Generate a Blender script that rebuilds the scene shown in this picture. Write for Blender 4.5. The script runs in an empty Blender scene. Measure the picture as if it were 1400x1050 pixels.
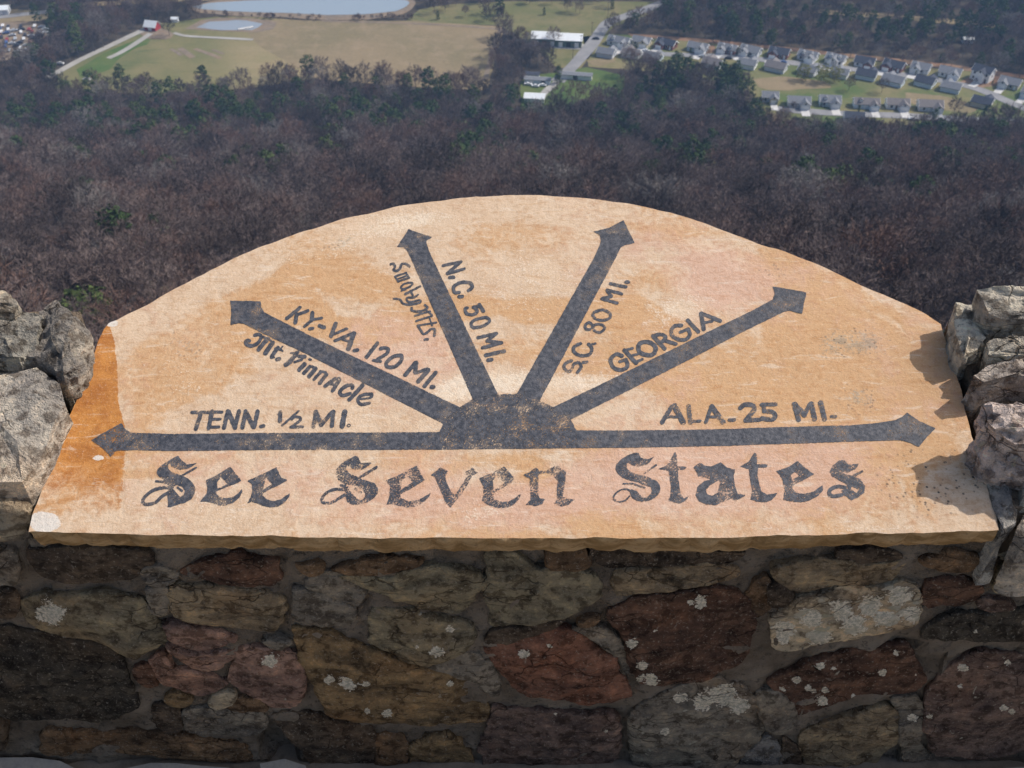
import bpy, bmesh, math, random
import numpy as np
from mathutils import Vector, Matrix
from mathutils.geometry import delaunay_2d_cdt

scene = bpy.context.scene
COL = scene.collection
R = math.radians

# ------------------------------------------------------------------ camera
PITCH, FPX, EYE = R(40.0), 1373.0, 1.62           # photo pixels: 1400 x 1050
cam_data = bpy.data.cameras.new('camera')
cam_data.sensor_width = 36.0
cam_data.lens = 36.0 * FPX / 1400.0
cam_data.clip_start, cam_data.clip_end = 0.05, 12000.0
cam_data.dof.use_dof = True
cam_data.dof.focus_distance = 1.36
cam_data.dof.aperture_fstop = 15.0
cam = bpy.data.objects.new('camera', cam_data)
cam.location = (0, 0, EYE)
cam.rotation_euler = (R(90) - PITCH, 0, 0)
COL.objects.link(cam)
scene.camera = cam

# ------------------------------------------------------------------ sky, sun, exposure
SUN_EL, SUN_AZ = R(47.0), R(71.0)                 # azimuth clockwise from +Y (straight ahead)
world = bpy.data.worlds.new('World')
scene.world = world
world.use_nodes = True
wn = world.node_tree
sky = wn.nodes.new('ShaderNodeTexSky')
sky.sky_type = 'NISHITA'
sky.sun_disc = False
sky.sun_elevation = SUN_EL
sky.sun_rotation = SUN_AZ
sky.air_density, sky.dust_density, sky.ozone_density = 1.0, 3.0, 1.0
wn.nodes['Background'].inputs['Strength'].default_value = 0.15
wn.links.new(sky.outputs['Color'], wn.nodes['Background'].inputs['Color'])
sun_data = bpy.data.lights.new('sun', 'SUN')
sun_data.energy = 3.7
sun_data.angle = R(0.53)
sun_data.color = (1.0, 0.955, 0.89)
sun = bpy.data.objects.new('sun', sun_data)
sdir = Vector((math.cos(SUN_EL) * math.sin(SUN_AZ), math.cos(SUN_EL) * math.cos(SUN_AZ), math.sin(SUN_EL)))
sun.rotation_euler = sdir.to_track_quat('Z', 'Y').to_euler()
sun.location = sdir * 50
COL.objects.link(sun)
vs = scene.view_settings
vs.view_transform, vs.look, vs.gamma, vs.exposure = 'Standard', 'None', 1.0, 0.0
vs.use_curve_mapping = False
scene.render.engine = 'CYCLES'
cy = scene.cycles
cy.use_denoising = True
cy.max_bounces, cy.diffuse_bounces, cy.glossy_bounces = 6, 3, 2
cy.transparent_max_bounces = 8
cy.volume_bounces = 0
cy.volume_step_rate = 5.0
cy.sample_clamp_indirect = 4.0
cy.use_adaptive_sampling = True

# ------------------------------------------------------------------ pixel -> ray -> place
FWD = np.array([0, math.cos(PITCH), -math.sin(PITCH)])
UPV = np.array([0, math.sin(PITCH), math.cos(PITCH)])
RGT = np.array([1.0, 0, 0])
EYEP = np.array([0, 0, EYE])


def ray(px, py):
    px, py = np.asarray(px, float), np.asarray(py, float)
    return FWD + ((px - 700) / FPX)[..., None] * RGT + ((525 - py) / FPX)[..., None] * UPV


def hit_plane(px, py, p0, n):
    d = ray(px, py)
    t = np.dot(np.asarray(p0) - EYEP, n) / (d @ np.asarray(n))
    return EYEP + d * t[..., None]


# ------------------------------------------------------------------ noise
def _hash(ix, iy, iz, seed):
    h = (ix * 374761393 + iy * 668265263 + iz * 2147483647 + seed * 1274126177) & 0xFFFFFFFF
    h = ((h ^ (h >> 13)) * 1274126177) & 0xFFFFFFFF
    h = ((h ^ (h >> 16)) * 2246822519) & 0xFFFFFFFF
    return ((h ^ (h >> 13)) & 0xFFFFFF) / float(0xFFFFFF) * 2 - 1


def vnoise(p, seed=0):
    p = np.asarray(p, float)
    f = np.floor(p)
    i = f.astype(np.int64)
    t = p - f
    t = t * t * t * (t * (t * 6 - 15) + 10)
    out = 0
    for dx in (0, 1):
        wx = t[..., 0] if dx else 1 - t[..., 0]
        for dy in (0, 1):
            wy = t[..., 1] if dy else 1 - t[..., 1]
            for dz in (0, 1):
                wz = t[..., 2] if dz else 1 - t[..., 2]
                out = out + wx * wy * wz * _hash(i[..., 0] + dx, i[..., 1] + dy, i[..., 2] + dz, seed)
    return out


def fbm(p, octaves=4, seed=0, gain=0.5):
    p = np.asarray(p, float)
    a, s, tot = 1.0, 0, 0
    for o in range(octaves):
        s = s + a * vnoise(p * 2.03 ** o + 17.3 * o, seed + o)
        tot += a
        a *= gain
    return s / tot


def sstep(a, b, x):
    t = np.clip((x - a) / (b - a), 0, 1)
    return t * t * (3 - 2 * t)


# ------------------------------------------------------------------ objects
def link(o, parent=None, label=None, cat=None, group=None, kind=None):
    COL.objects.link(o)
    if parent is not None:
        o.parent = parent
    if label:
        o['label'] = label
    if cat:
        o['category'] = cat
    if group:
        o['group'] = group
    if kind:
        o['kind'] = kind
    return o


def empty(name, loc=(0, 0, 0), rz=0.0, **k):
    o = bpy.data.objects.new(name, None)
    o.empty_display_size = 0.1
    o.location = loc
    o.rotation_euler = (0, 0, rz)
    return link(o, **k)


def new_mesh(name, verts, faces, mat, smooth=False, attrs=None):
    me = bpy.data.meshes.new(name)
    verts = np.asarray(verts, float)
    me.from_pydata([tuple(v) for v in verts], [], [tuple(int(i) for i in f) for f in faces])
    mats = mat if isinstance(mat, (list, tuple)) else [mat]
    for m in mats:
        me.materials.append(m)
    if smooth:
        me.polygons.foreach_set('use_smooth', [True] * len(me.polygons))
    for nm, val in (attrs or {}).items():
        val = np.asarray(val, np.float32)
        if val.ndim == 2:
            a = me.attributes.new(nm, 'FLOAT_COLOR', 'POINT')
            v4 = np.ones((len(val), 4), np.float32)
            v4[:, :3] = val
            a.data.foreach_set('color', v4.ravel())
        else:
            a = me.attributes.new(nm, 'FLOAT', 'POINT')
            a.data.foreach_set('value', val.ravel())
    me.update()
    return me


def mesh_obj(name, verts, faces, mat, smooth=False, attrs=None, **k):
    return link(bpy.data.objects.new(name, new_mesh(name, verts, faces, mat, smooth, attrs)), **k)


class MB:
    """collects boxes, prisms and tubes for one mesh"""
    def __init__(self):
        self.v, self.f, self.m = [], [], []

    def add(self, verts, faces, m=0):
        b = len(self.v)
        self.v += [tuple(x) for x in verts]
        self.f += [tuple(i + b for i in f) for f in faces]
        self.m += [m] * len(faces)

    def box(self, x0, x1, y0, y1, z0, z1, m=0):
        self.add([(x, y, z) for z in (z0, z1) for y in (y0, y1) for x in (x0, x1)],
                 [(0, 2, 3, 1), (4, 5, 7, 6), (0, 1, 5, 4), (2, 6, 7, 3), (0, 4, 6, 2), (1, 3, 7, 5)], m)

    def tube(self, p0, p1, r0, r1, n=5, m=0, cap=False):
        p0, p1 = Vector(p0), Vector(p1)
        d = (p1 - p0)
        if d.length < 1e-6:
            return
        d.normalize()
        a = d.orthogonal().normalized()
        b = d.cross(a)
        vs_ = []
        for p, r in ((p0, r0), (p1, r1)):
            for i in range(n):
                t = 2 * math.pi * i / n
                vs_.append(p + (a * math.cos(t) + b * math.sin(t)) * r)
        fs = [(i, (i + 1) % n, n + (i + 1) % n, n + i) for i in range(n)]
        if cap:
            fs.append(tuple(range(n, 2 * n)))
        self.add(vs_, fs, m)

    def mesh(self, name, mat, smooth=False):
        me = new_mesh(name, self.v, self.f, mat, smooth)
        if isinstance(mat, (list, tuple)):
            me.polygons.foreach_set('material_index', self.m)
        return me

    def obj(self, name, mat, smooth=False, **k):
        return link(bpy.data.objects.new(name, self.mesh(name, mat, smooth)), **k)


# ------------------------------------------------------------------ materials
class NT:
    def __init__(self, name):
        self.m = bpy.data.materials.new(name)
        self.m.use_nodes = True
        self.t = self.m.node_tree
        self.t.nodes.clear()
        self.out = self.t.nodes.new('ShaderNodeOutputMaterial')

    def n(self, typ, ins=None, **attrs):
        nd = self.t.nodes.new('ShaderNode' + typ)
        for k, v in attrs.items():
            setattr(nd, k, v)
        for k, v in (ins or {}).items():
            s = nd.inputs[k]
            if isinstance(v, bpy.types.NodeSocket):
                self.t.links.new(v, s)
            else:
                s.default_value = v
        return nd

    def noise(self, vec, scale, detail=4.0, rough=0.55, dist=0.0):
        return self.n('TexNoise', {'Vector': vec, 'Scale': scale, 'Detail': detail, 'Roughness': rough, 'Distortion': dist}).outputs['Fac']

    def mapr(self, v, a, b, c=0.0, d=1.0, smooth=True):
        return self.n('MapRange', {'Value': v, 'From Min': a, 'From Max': b, 'To Min': c, 'To Max': d},
                      interpolation_type='SMOOTHSTEP' if smooth else 'LINEAR').outputs['Result']

    def mix(self, fac, a, b, blend='MIX'):
        nd = self.t.nodes.new('ShaderNodeMix')
        nd.data_type, nd.blend_type = 'RGBA', blend
        for s, v in ((nd.inputs[0], fac), (nd.inputs[6], a), (nd.inputs[7], b)):
            if isinstance(v, bpy.types.NodeSocket):
                self.t.links.new(v, s)
            elif isinstance(v, (int, float)):
                s.default_value = v if s.type == 'VALUE' else (v, v, v, 1)
            else:
                s.default_value = (*v[:3], 1)
        return nd.outputs[2]

    def math(self, op, a, b=0.0):
        nd = self.n('Math', operation=op)
        for s, v in ((nd.inputs[0], a), (nd.inputs[1], b)):
            if isinstance(v, bpy.types.NodeSocket):
                self.t.links.new(v, s)
            else:
                s.default_value = v
        return nd.outputs[0]

    def attr(self, name, typ='GEOMETRY'):
        return self.n('Attribute', attribute_name=name, attribute_type=typ)

    def pos(self):
        return self.n('NewGeometry').outputs['Position']

    def objco(self):
        return self.n('TexCoord').outputs['Object']

    def bsdf(self, color, rough=0.85, bump=None, bump_strength=0.3, bump_dist=0.01, spec=0.3, metallic=0.0, **ins):
        b = self.n('BsdfPrincipled')
        for key, v in (('Base Color', color), ('Roughness', rough), ('Specular IOR Level', spec), ('Metallic', metallic), *ins.items()):
            s = b.inputs[key]
            if isinstance(v, bpy.types.NodeSocket):
                self.t.links.new(v, s)
            elif s.type == 'RGBA':
                s.default_value = (*v[:3], 1)
            else:
                s.default_value = v
        if bump is not None:
            bn = self.n('Bump', {'Height': bump, 'Strength': bump_strength, 'Distance': bump_dist})
            self.t.links.new(bn.outputs['Normal'], b.inputs['Normal'])
        return b.outputs[0]

    def done(self, shader):
        self.t.links.new(shader, self.out.inputs['Surface'])
        return self.m


def mat_simple(name, col, rough=0.8, var=0.25, scale=3.0, spec=0.3, world_space=False, metallic=0.0):
    t = NT(name)
    co = t.pos() if world_space else t.objco()
    f = t.noise(co, scale, 5)
    c = t.mix(t.mapr(f, 0.3, 0.7), [x * (1 - var) for x in col], [min(1, x * (1 + var)) for x in col])
    return t.done(t.bsdf(c, rough, spec=spec, metallic=metallic))


def mat_slab():
    """weathered sandstone; the amounts of each tint are read from the mesh, the noise breaks their borders up"""
    t = NT('sandstone')
    p = t.pos()
    A = t.n('SeparateColor', {0: t.attr('tints').outputs['Color']}).outputs
    B = t.n('SeparateColor', {0: t.attr('marks').outputs['Color']}).outputs
    n0, n1, n2, n3 = t.noise(p, 30, 8, 0.68, 0.5), t.noise(p, 105, 6, 0.68), t.noise(p, 330, 4, 0.7), t.noise(p, 800, 2, 0.6)

    def cut(amount, k0, k1, k2, lo, hi, top):
        v = t.math('ADD', amount, t.math('MULTIPLY', t.math('SUBTRACT', n0, 0.5), k0))
        v = t.math('ADD', v, t.math('MULTIPLY', t.math('SUBTRACT', n1, 0.5), k1))
        v = t.math('ADD', v, t.math('MULTIPLY', t.math('SUBTRACT', n2, 0.5), k2))
        return t.mapr(v, lo, hi, 0, top)
    c = t.mix(t.mapr(n0, 0.40, 0.62), (0.615, 0.460, 0.320), (0.545, 0.385, 0.255))
    c = t.mix(cut(A[0], 1.0, 0.6, 0.4, 0.28, 0.74, 0.95), c, (0.535, 0.325, 0.170))
    c = t.mix(cut(A[1], 0.9, 0.5, 0.3, 0.28, 0.75, 0.85), c, (0.580, 0.375, 0.275))
    c = t.mix(cut(A[2], 0.9, 0.9, 0.9, 0.40, 0.62, 0.75), c, (0.74, 0.63, 0.49))
    c = t.mix(cut(B[0], 0.7, 0.9, 0.8, 0.42, 0.62, 0.7), c, (0.33, 0.285, 0.215))
    c = t.mix(t.math('MULTIPLY', cut(B[1], 0.35, 0.35, 0.35, 0.46, 0.54, 1.0), cut(t.attr('fade').outputs['Fac'], 0.9, 0.7, 0.6, 0.0, 0.85, 1.0)), c, t.mix(t.mapr(n0, 0.35, 0.65), (0.52, 0.235, 0.065), (0.385, 0.155, 0.045)))
    c = t.mix(cut(B[2], 0.9, 0.5, 0.3, 0.46, 0.56, 0.85), c, t.mix(t.mapr(n1, 0.4, 0.6), (0.60, 0.565, 0.505), (0.72, 0.69, 0.64)))
    c = t.mix(t.mapr(n1, 0.46, 0.66, 0, 0.48), c, t.mix(1.0, c, (0.78, 0.66, 0.54), 'MULTIPLY'))
    streak = t.noise(t.n('Mapping', {'Vector': p, 'Rotation': (0, 0, 0.18), 'Scale': (1.0, 5.0, 5.0)}).outputs[0], 22, 6, 0.7, 0.8)
    c = t.mix(t.mapr(streak, 0.54, 0.66, 0, 0.5), c, t.mix(1.0, c, (0.80, 0.66, 0.52), 'MULTIPLY'))
    c = t.mix(t.mapr(streak, 0.44, 0.34, 0, 0.4), c, (0.70, 0.60, 0.48))
    c = t.mix(t.mapr(n2, 0.57, 0.68, 0, 0.38), c, t.mix(0.5, c, (0.80, 0.72, 0.60)))
    c = t.mix(t.mapr(n3, 0.41, 0.30, 0, 0.6), c, t.mix(1.0, c, (0.5, 0.42, 0.36), 'MULTIPLY'))
    spots = t.n('TexVoronoi', {'Vector': p, 'Scale': 150.0, 'Randomness': 1.0}).outputs['Distance']
    lich = t.math('MULTIPLY', t.mapr(spots, 0.36, 0.16), t.mapr(t.noise(p, 60, 3), 0.42, 0.60))
    lich = t.math('MULTIPLY', lich, t.attr('spot').outputs['Fac'])
    c = t.mix(lich, c, (0.07, 0.062, 0.055))
    h = t.math('ADD', t.math('ADD', t.math('MULTIPLY', n0, 0.8), n1), t.math('MULTIPLY', n2, 0.5))
    return t.done(t.bsdf(c, 0.9, h, 0.42, 0.0045, 0.2))


def mat_slab_side():
    t = NT('sandstone_hewn')
    p = t.pos()
    mp = t.n('Mapping', {'Vector': p, 'Scale': (1.0, 1.0, 3.0)}).outputs[0]
    n1 = t.noise(mp, 22, 6, 0.6)
    n2 = t.noise(p, 160, 4, 0.65)
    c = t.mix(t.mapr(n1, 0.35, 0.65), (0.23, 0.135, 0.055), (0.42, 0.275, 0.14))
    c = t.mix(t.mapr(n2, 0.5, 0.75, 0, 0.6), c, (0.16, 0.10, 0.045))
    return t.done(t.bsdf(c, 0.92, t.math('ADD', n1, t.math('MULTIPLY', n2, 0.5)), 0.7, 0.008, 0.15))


def mat_paint():
    t = NT('sign_paint')
    p = t.pos()
    wear = t.attr('wear', 'OBJECT').outputs['Fac']
    n1 = t.noise(p, 520, 2, 0.8)
    n2 = t.noise(p, 38, 4, 0.6)
    n3 = t.noise(p, 160, 4, 0.6)
    c = t.mix(t.mapr(n3, 0.35, 0.7), (0.036, 0.041, 0.054), (0.100, 0.100, 0.112))
    c = t.mix(t.mapr(n2, 0.48, 0.70, 0, 0.7), c, (0.17, 0.145, 0.13))
    lvl = t.math('ADD', t.math('ADD', n1, t.math('MULTIPLY', t.math('SUBTRACT', n2, 0.5), 0.55)), wear)
    fac = t.mapr(lvl, 0.605, 0.68)
    sh = t.bsdf(c, 0.62, t.math('ADD', t.noise(p, 95, 6, 0.65), t.math('MULTIPLY', n1, 0.4)), 0.5, 0.004, 0.35)
    tr = t.n('BsdfTransparent').outputs[0]
    mx = t.n('MixShader', {0: fac, 1: sh, 2: tr}).outputs[0]
    return t.done(mx)


def mat_stone():
    t = NT('rubble_stone')
    p = t.pos()
    oi = t.n('ObjectInfo')
    base = oi.outputs['Color']
    mp = t.n('Mapping', {'Vector': p, 'Scale': (1.0, 1.0, 2.6), 'Rotation': (0, 0.12, 0)}).outputs[0]
    n1 = t.noise(mp, 11, 6, 0.6, 0.6)
    n2 = t.noise(p, 48, 6, 0.65)
    n3 = t.noise(p, 210, 4, 0.7)
    n4 = t.noise(p, 6.5, 3)
    c = t.mix(t.mapr(n1, 0.32, 0.68), t.mix(1.0, base, (0.55, 0.55, 0.57), 'MULTIPLY'), t.mix(1.0, base, (1.35, 1.3, 1.2), 'MULTIPLY'))
    c = t.mix(t.math('MULTIPLY', t.mapr(n4, 0.48, 0.68), 0.32), c, t.mix(1.0, base, (1.4, 1.0, 0.65), 'MULTIPLY'))
    c = t.mix(t.mapr(n2, 0.49, 0.60, 0, 0.9), c, t.mix(1.0, c, (0.40, 0.37, 0.35), 'MULTIPLY'))
    c = t.mix(t.mapr(n2, 0.46, 0.34, 0, 0.6), c, t.mix(1.0, c, (1.75, 1.62, 1.45), 'MULTIPLY'))
    c = t.mix(t.mapr(n3, 0.56, 0.68, 0, 0.7), c, t.mix(0.5, c, (0.5, 0.47, 0.41)))
    c = t.mix(t.mapr(n3, 0.42, 0.30, 0, 0.7), c, t.mix(1.0, c, (0.35, 0.33, 0.31), 'MULTIPLY'))
    pale = t.math('ADD', t.attr('pale').outputs['Fac'], t.math('MULTIPLY', t.math('SUBTRACT', n2, 0.5), 1.5))
    pale = t.math('ADD', pale, t.math('MULTIPLY', t.math('SUBTRACT', n3, 0.5), 1.1))
    c = t.mix(t.mapr(pale, 0.50, 0.58), c, t.mix(t.mapr(n3, 0.4, 0.62), (0.42, 0.41, 0.34), (0.70, 0.68, 0.61)))
    amt = t.attr('lichen', 'OBJECT').outputs['Fac']
    vor = t.n('TexVoronoi', {'Vector': t.mix(0.06, p, t.n('TexNoise', {'Vector': p, 'Scale': 30.0}).outputs['Color']), 'Scale': 26.0}).outputs['Distance']
    lk = t.math('ADD', t.math('SUBTRACT', amt, vor), t.math('MULTIPLY', t.math('SUBTRACT', n2, 0.5), 0.35))
    c = t.mix(t.mapr(lk, 0.0, 0.09, 0, 0.75), c, t.mix(t.mapr(n2, 0.4, 0.6), (0.30, 0.31, 0.25), (0.50, 0.49, 0.43)))
    crk = t.n('TexVoronoi', {'Vector': t.n('VectorMath', {0: mp, 1: t.n('VectorMath', {0: t.n('TexNoise', {'Vector': p, 'Scale': 14.0, 'Detail': 4.0}).outputs['Color'], 1: (0.09, 0.09, 0.09)}, operation='MULTIPLY').outputs[0]}, operation='ADD').outputs[0], 'Scale': 13.0}, feature='DISTANCE_TO_EDGE').outputs['Distance']
    crack = t.math('MULTIPLY', t.mapr(crk, 0.022, 0.004), t.mapr(t.noise(p, 9, 3), 0.44, 0.56))
    c = t.mix(t.math('MULTIPLY', crack, 0.8), c, t.mix(1.0, c, (0.25, 0.23, 0.22), 'MULTIPLY'))
    c = t.mix(1.0, c, (1.50, 1.33, 1.17), 'MULTIPLY')
    h = t.math('ADD', t.math('ADD', t.math('MULTIPLY', n1, 0.8), n2), t.math('MULTIPLY', n3, 0.55))
    h = t.math('SUBTRACT', h, t.math('MULTIPLY', crack, 0.35))
    return t.done(t.bsdf(c, 0.93, h, 1.0, 0.026, 0.15))


def mat_mortar():
    t = NT('mortar')
    p = t.pos()
    n1, n2, n3 = t.noise(p, 14, 5), t.noise(p, 90, 5, 0.7), t.noise(p, 380, 3, 0.7)
    n4 = t.noise(p, 34, 4, 0.6)
    c = t.mix(t.mapr(n1, 0.3, 0.7), (0.215, 0.162, 0.115), (0.40, 0.315, 0.235))
    c = t.mix(t.mapr(n2, 0.52, 0.70, 0, 0.8), c, (0.075, 0.062, 0.05))
    c = t.mix(t.mapr(n3, 0.6, 0.72, 0, 0.5), c, (0.36, 0.34, 0.31))
    return t.done(t.bsdf(c, 0.95, t.math('ADD', t.math('ADD', n2, t.math('MULTIPLY', n4, 1.6)), t.math('MULTIPLY', n3, 0.6)), 1.0, 0.022, 0.1))


def mat_ground(name, c1, c2, c3, s1, s2, rough=0.95):
    t = NT(name)
    p = t.pos()
    n1, n2, n3 = t.noise(p, s1, 5), t.noise(p, s2, 5, 0.65), t.noise(p, s2 * 6, 3, 0.7)
    c = t.mix(t.mapr(n1, 0.35, 0.65), c1, c2)
    c = t.mix(t.mapr(n2, 0.45, 0.7, 0, 0.75), c, c3)
    c = t.mix(t.mapr(n3, 0.4, 0.75, 0, 0.4), c, t.mix(1.0, c, (0.6, 0.6, 0.58), 'MULTIPLY'))
    return t.done(t.bsdf(c, rough, spec=0.1))


def mat_field():
    t = NT('old_field')
    p = t.pos()
    xx = t.n('SeparateXYZ', {0: p}).outputs[0]
    n0, n1 = t.noise(p, 0.012, 4), t.noise(p, 0.03, 5)
    mp = t.n('Mapping', {'Vector': p, 'Rotation': (0, 0, 0.5), 'Scale': (0.2, 1.0, 1.0)}).outputs[0]
    n2, n3 = t.noise(mp, 0.14, 5, 0.65), t.noise(p, 0.7, 3, 0.7)
    tan = t.mix(t.mapr(n1, 0.35, 0.65), (0.30, 0.235, 0.125), (0.25, 0.215, 0.105))
    tan = t.mix(t.mapr(n2, 0.45, 0.7, 0, 0.7), tan, (0.34, 0.265, 0.155))
    grn = t.mix(t.mapr(n1, 0.35, 0.65), (0.145, 0.15, 0.060), (0.215, 0.185, 0.085))
    grn = t.mix(t.mapr(n2, 0.5, 0.65, 0, 0.8), grn, (0.115, 0.135, 0.05))
    f = t.mapr(t.math('ADD', xx, t.math('MULTIPLY', t.math('SUBTRACT', n0, 0.5), 240.0)), -215.0, -120.0)
    c = t.mix(f, grn, tan)
    c = t.mix(t.mapr(n3, 0.4, 0.75, 0, 0.35), c, t.mix(1.0, c, (0.6, 0.6, 0.58), 'MULTIPLY'))
    return t.done(t.bsdf(c, 0.95, spec=0.1))


def mat_tree(name, c1, c2, c3, rough=0.9, c4=None):
    t = NT(name)
    oi = t.n('ObjectInfo')
    r = oi.outputs['Random']
    c = t.mix(t.mapr(r, 0.0, 0.6, smooth=False), c1, c2)
    c = t.mix(t.mapr(r, 0.62, 0.9, smooth=False), c, c3)
    if c4:
        c = t.mix(t.mapr(r, 0.93, 0.95), c, c4)
    c = t.mix(t.mapr(t.noise(t.objco(), 1.3, 2), 0.35, 0.65), t.mix(1.0, c, (0.75, 0.75, 0.75), 'MULTIPLY'), t.mix(1.0, c, (1.25, 1.25, 1.25), 'MULTIPLY'))
    return t.done(t.bsdf(c, rough, spec=0.1))


def mat_water(name, col, rough=0.08):
    t = NT(name)
    n = t.noise(t.pos(), 0.35, 4, 0.6)
    return t.done(t.bsdf(col, rough, n, 0.12, 0.3, 0.5, IOR=1.33))


M = dict(
    slab=mat_slab(), side=mat_slab_side(), paint=mat_paint(), stone=mat_stone(), mortar=mat_mortar(),
    flag=mat_ground('flagstone_rock', (0.36, 0.32, 0.27), (0.45, 0.40, 0.33), (0.33, 0.30, 0.27), 5, 30),
    joint=mat_ground('joint_dirt', (0.20, 0.165, 0.13), (0.26, 0.21, 0.16), (0.16, 0.13, 0.10), 8, 60),
    litter=mat_ground('leaf_litter', (0.080, 0.062, 0.045), (0.056, 0.046, 0.035), (0.10, 0.078, 0.055), 0.03, 0.35),
    field=mat_field(),
    tan=mat_ground('dry_grass', (0.270, 0.205, 0.118), (0.215, 0.175, 0.095), (0.31, 0.235, 0.145), 0.018, 0.10),
    olive=mat_ground('winter_grass', (0.15, 0.15, 0.060), (0.21, 0.18, 0.085), (0.12, 0.135, 0.05), 0.03, 0.14),
    green=mat_ground('spring_grass', (0.075, 0.13, 0.032), (0.13, 0.155, 0.05), (0.10, 0.14, 0.04), 0.05, 0.25),
    lawn=mat_ground('mown_lawn', (0.095, 0.135, 0.042), (0.23, 0.195, 0.095), (0.16, 0.155, 0.065), 0.035, 0.13),
    dirt=mat_ground('bare_dirt', (0.26, 0.19, 0.125), (0.20, 0.16, 0.12), (0.29, 0.235, 0.18), 0.08, 0.4),
    clay=mat_ground('red_clay', (0.29, 0.165, 0.10), (0.23, 0.15, 0.09), (0.31, 0.21, 0.14), 0.08, 0.4),
    gravel=mat_ground('gravel', (0.36, 0.34, 0.31), (0.44, 0.42, 0.39), (0.31, 0.29, 0.26), 0.1, 0.8),
    asphalt=mat_ground('old_asphalt', (0.25, 0.245, 0.245), (0.31, 0.30, 0.30), (0.23, 0.22, 0.22), 0.1, 0.8),
    concrete=mat_ground('concrete', (0.58, 0.56, 0.53), (0.66, 0.64, 0.61), (0.52, 0.50, 0.47), 0.2, 1.0),
    water=mat_water('lake_water', (0.29, 0.34, 0.38), 0.12),
    pond=mat_water('pond_water', (0.28, 0.31, 0.34), 0.12),
    bark=mat_tree('grey_bark', (0.13, 0.105, 0.088), (0.165, 0.14, 0.12), (0.20, 0.18, 0.16)),
    twig=mat_tree('bare_twigs', (0.058, 0.043, 0.039), (0.200, 0.153, 0.138), (0.175, 0.108, 0.086), c4=(0.25, 0.22, 0.20)),
    needle=mat_tree('pine_needles', (0.040, 0.064, 0.022), (0.058, 0.086, 0.027), (0.076, 0.100, 0.032)),
    willow=mat_tree('new_leaves', (0.20, 0.21, 0.05), (0.23, 0.22, 0.06), (0.18, 0.20, 0.05)),
    white=mat_simple('white_siding', (0.80, 0.80, 0.79), 0.7, 0.04, 0.8),
    grey=mat_simple('grey_siding', (0.62, 0.64, 0.67), 0.75, 0.08, 0.8),
    blue=mat_simple('blue_siding', (0.58, 0.66, 0.72), 0.75, 0.08, 0.8),
    cream=mat_simple('cream_siding', (0.55, 0.50, 0.38), 0.75, 0.08, 0.8),
    brick=mat_simple('red_brick', (0.21, 0.085, 0.07), 0.85, 0.2, 2.0),
    red=mat_simple('red_boards', (0.34, 0.035, 0.04), 0.7, 0.15, 1.0),
    green_metal=mat_simple('green_metal', (0.10, 0.15, 0.13), 0.5, 0.1, 1.0),
    roof_grey=mat_simple('grey_shingle', (0.21, 0.215, 0.23), 0.9, 0.15, 1.5),
    roof_dark=mat_simple('charcoal_shingle', (0.060, 0.066, 0.088), 0.9, 0.2, 1.5),
    roof_brown=mat_simple('brown_shingle', (0.20, 0.18, 0.175), 0.9, 0.15, 1.5),
    roof_white=mat_simple('white_metal_roof', (0.78, 0.80, 0.80), 0.4, 0.04, 0.5),
    glass=mat_simple('dark_glass', (0.025, 0.03, 0.04), 0.15, 0.1, 1.0, spec=0.5),
    tyre=mat_simple('rubber', (0.02, 0.02, 0.02), 0.9, 0.1, 1.0),
    wood=mat_simple('weathered_wood', (0.20, 0.16, 0.125), 0.9, 0.2, 4.0),
)

# ================================================================== lookout wall and painted slab
TILT = R(13.0)
SN = np.array([0, -math.sin(TILT), math.cos(TILT)])       # slab normal
SV = np.array([0, math.cos(TILT), math.sin(TILT)])        # up the slab
SF = EYEP + ray(700, 732) * 1.295                         # middle of the front top edge
THK = 0.045
YW = SF[1] + 0.021                                        # face of the wall stones
YM = YW + 0.0115                                           # mortar between them


def on_slab(px, py, h=0.0):
    return hit_plane(px, py, SF + SN * h, SN)


def on_wall(px, py, off=0.0):
    return hit_plane(px, py, (0, YW + off, 0), np.array([0, 1.0, 0]))


def to_px(P):
    d = np.asarray(P) - EYEP
    z = d @ FWD
    return 700 + FPX * (d @ RGT) / z, 525 - FPX * (d @ UPV) / z


def slab_h(P):
    return 0.0011 * fbm(np.asarray(P) * np.array([11, 16, 16]), 2, 5)


def resample(pts, step, closed=True):
    pts = np.asarray(pts, float)
    if closed:
        pts = np.vstack([pts, pts[:1]])
    seg = np.linalg.norm(np.diff(pts, axis=0), axis=1)
    s = np.concatenate([[0], np.cumsum(seg)])
    n = max(6, int(round(s[-1] / step)))
    q = np.linspace(0, s[-1], n, endpoint=not closed)
    return np.stack([np.interp(q, s, pts[:, k]) for k in range(pts.shape[1])], 1)


def catmull(pts, closed, sub=8):
    p = np.asarray(pts, float)
    n = len(p)
    out = []
    for i in range(n if closed else n - 1):
        g = (lambda k: p[k % n]) if closed else (lambda k: p[min(max(k, 0), n - 1)])
        p0, p1, p2, p3 = g(i - 1), g(i), g(i + 1), g(i + 2)
        for t in np.linspace(0, 1, sub, endpoint=False):
            out.append(0.5 * (2 * p1 + (p2 - p0) * t + (2 * p0 - 5 * p1 + 4 * p2 - p3) * t * t + (3 * p1 - 3 * p2 + p3 - p0) * t ** 3))
    if not closed:
        out.append(p[-1])
    return np.array(out)


lookout = empty('stone_wall', (0, YM, 0), label='rough rubble stone lookout wall carrying the painted sandstone slab', cat='wall')
slab = empty('painted_slab', tuple(SF), label='tan sandstone slab painted with dark arrows and See Seven States lettering', cat='sign')


def child(parent, o):
    o.parent = parent
    o.matrix_parent_inverse = Matrix.Translation(parent.location).inverted()
    return o


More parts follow.
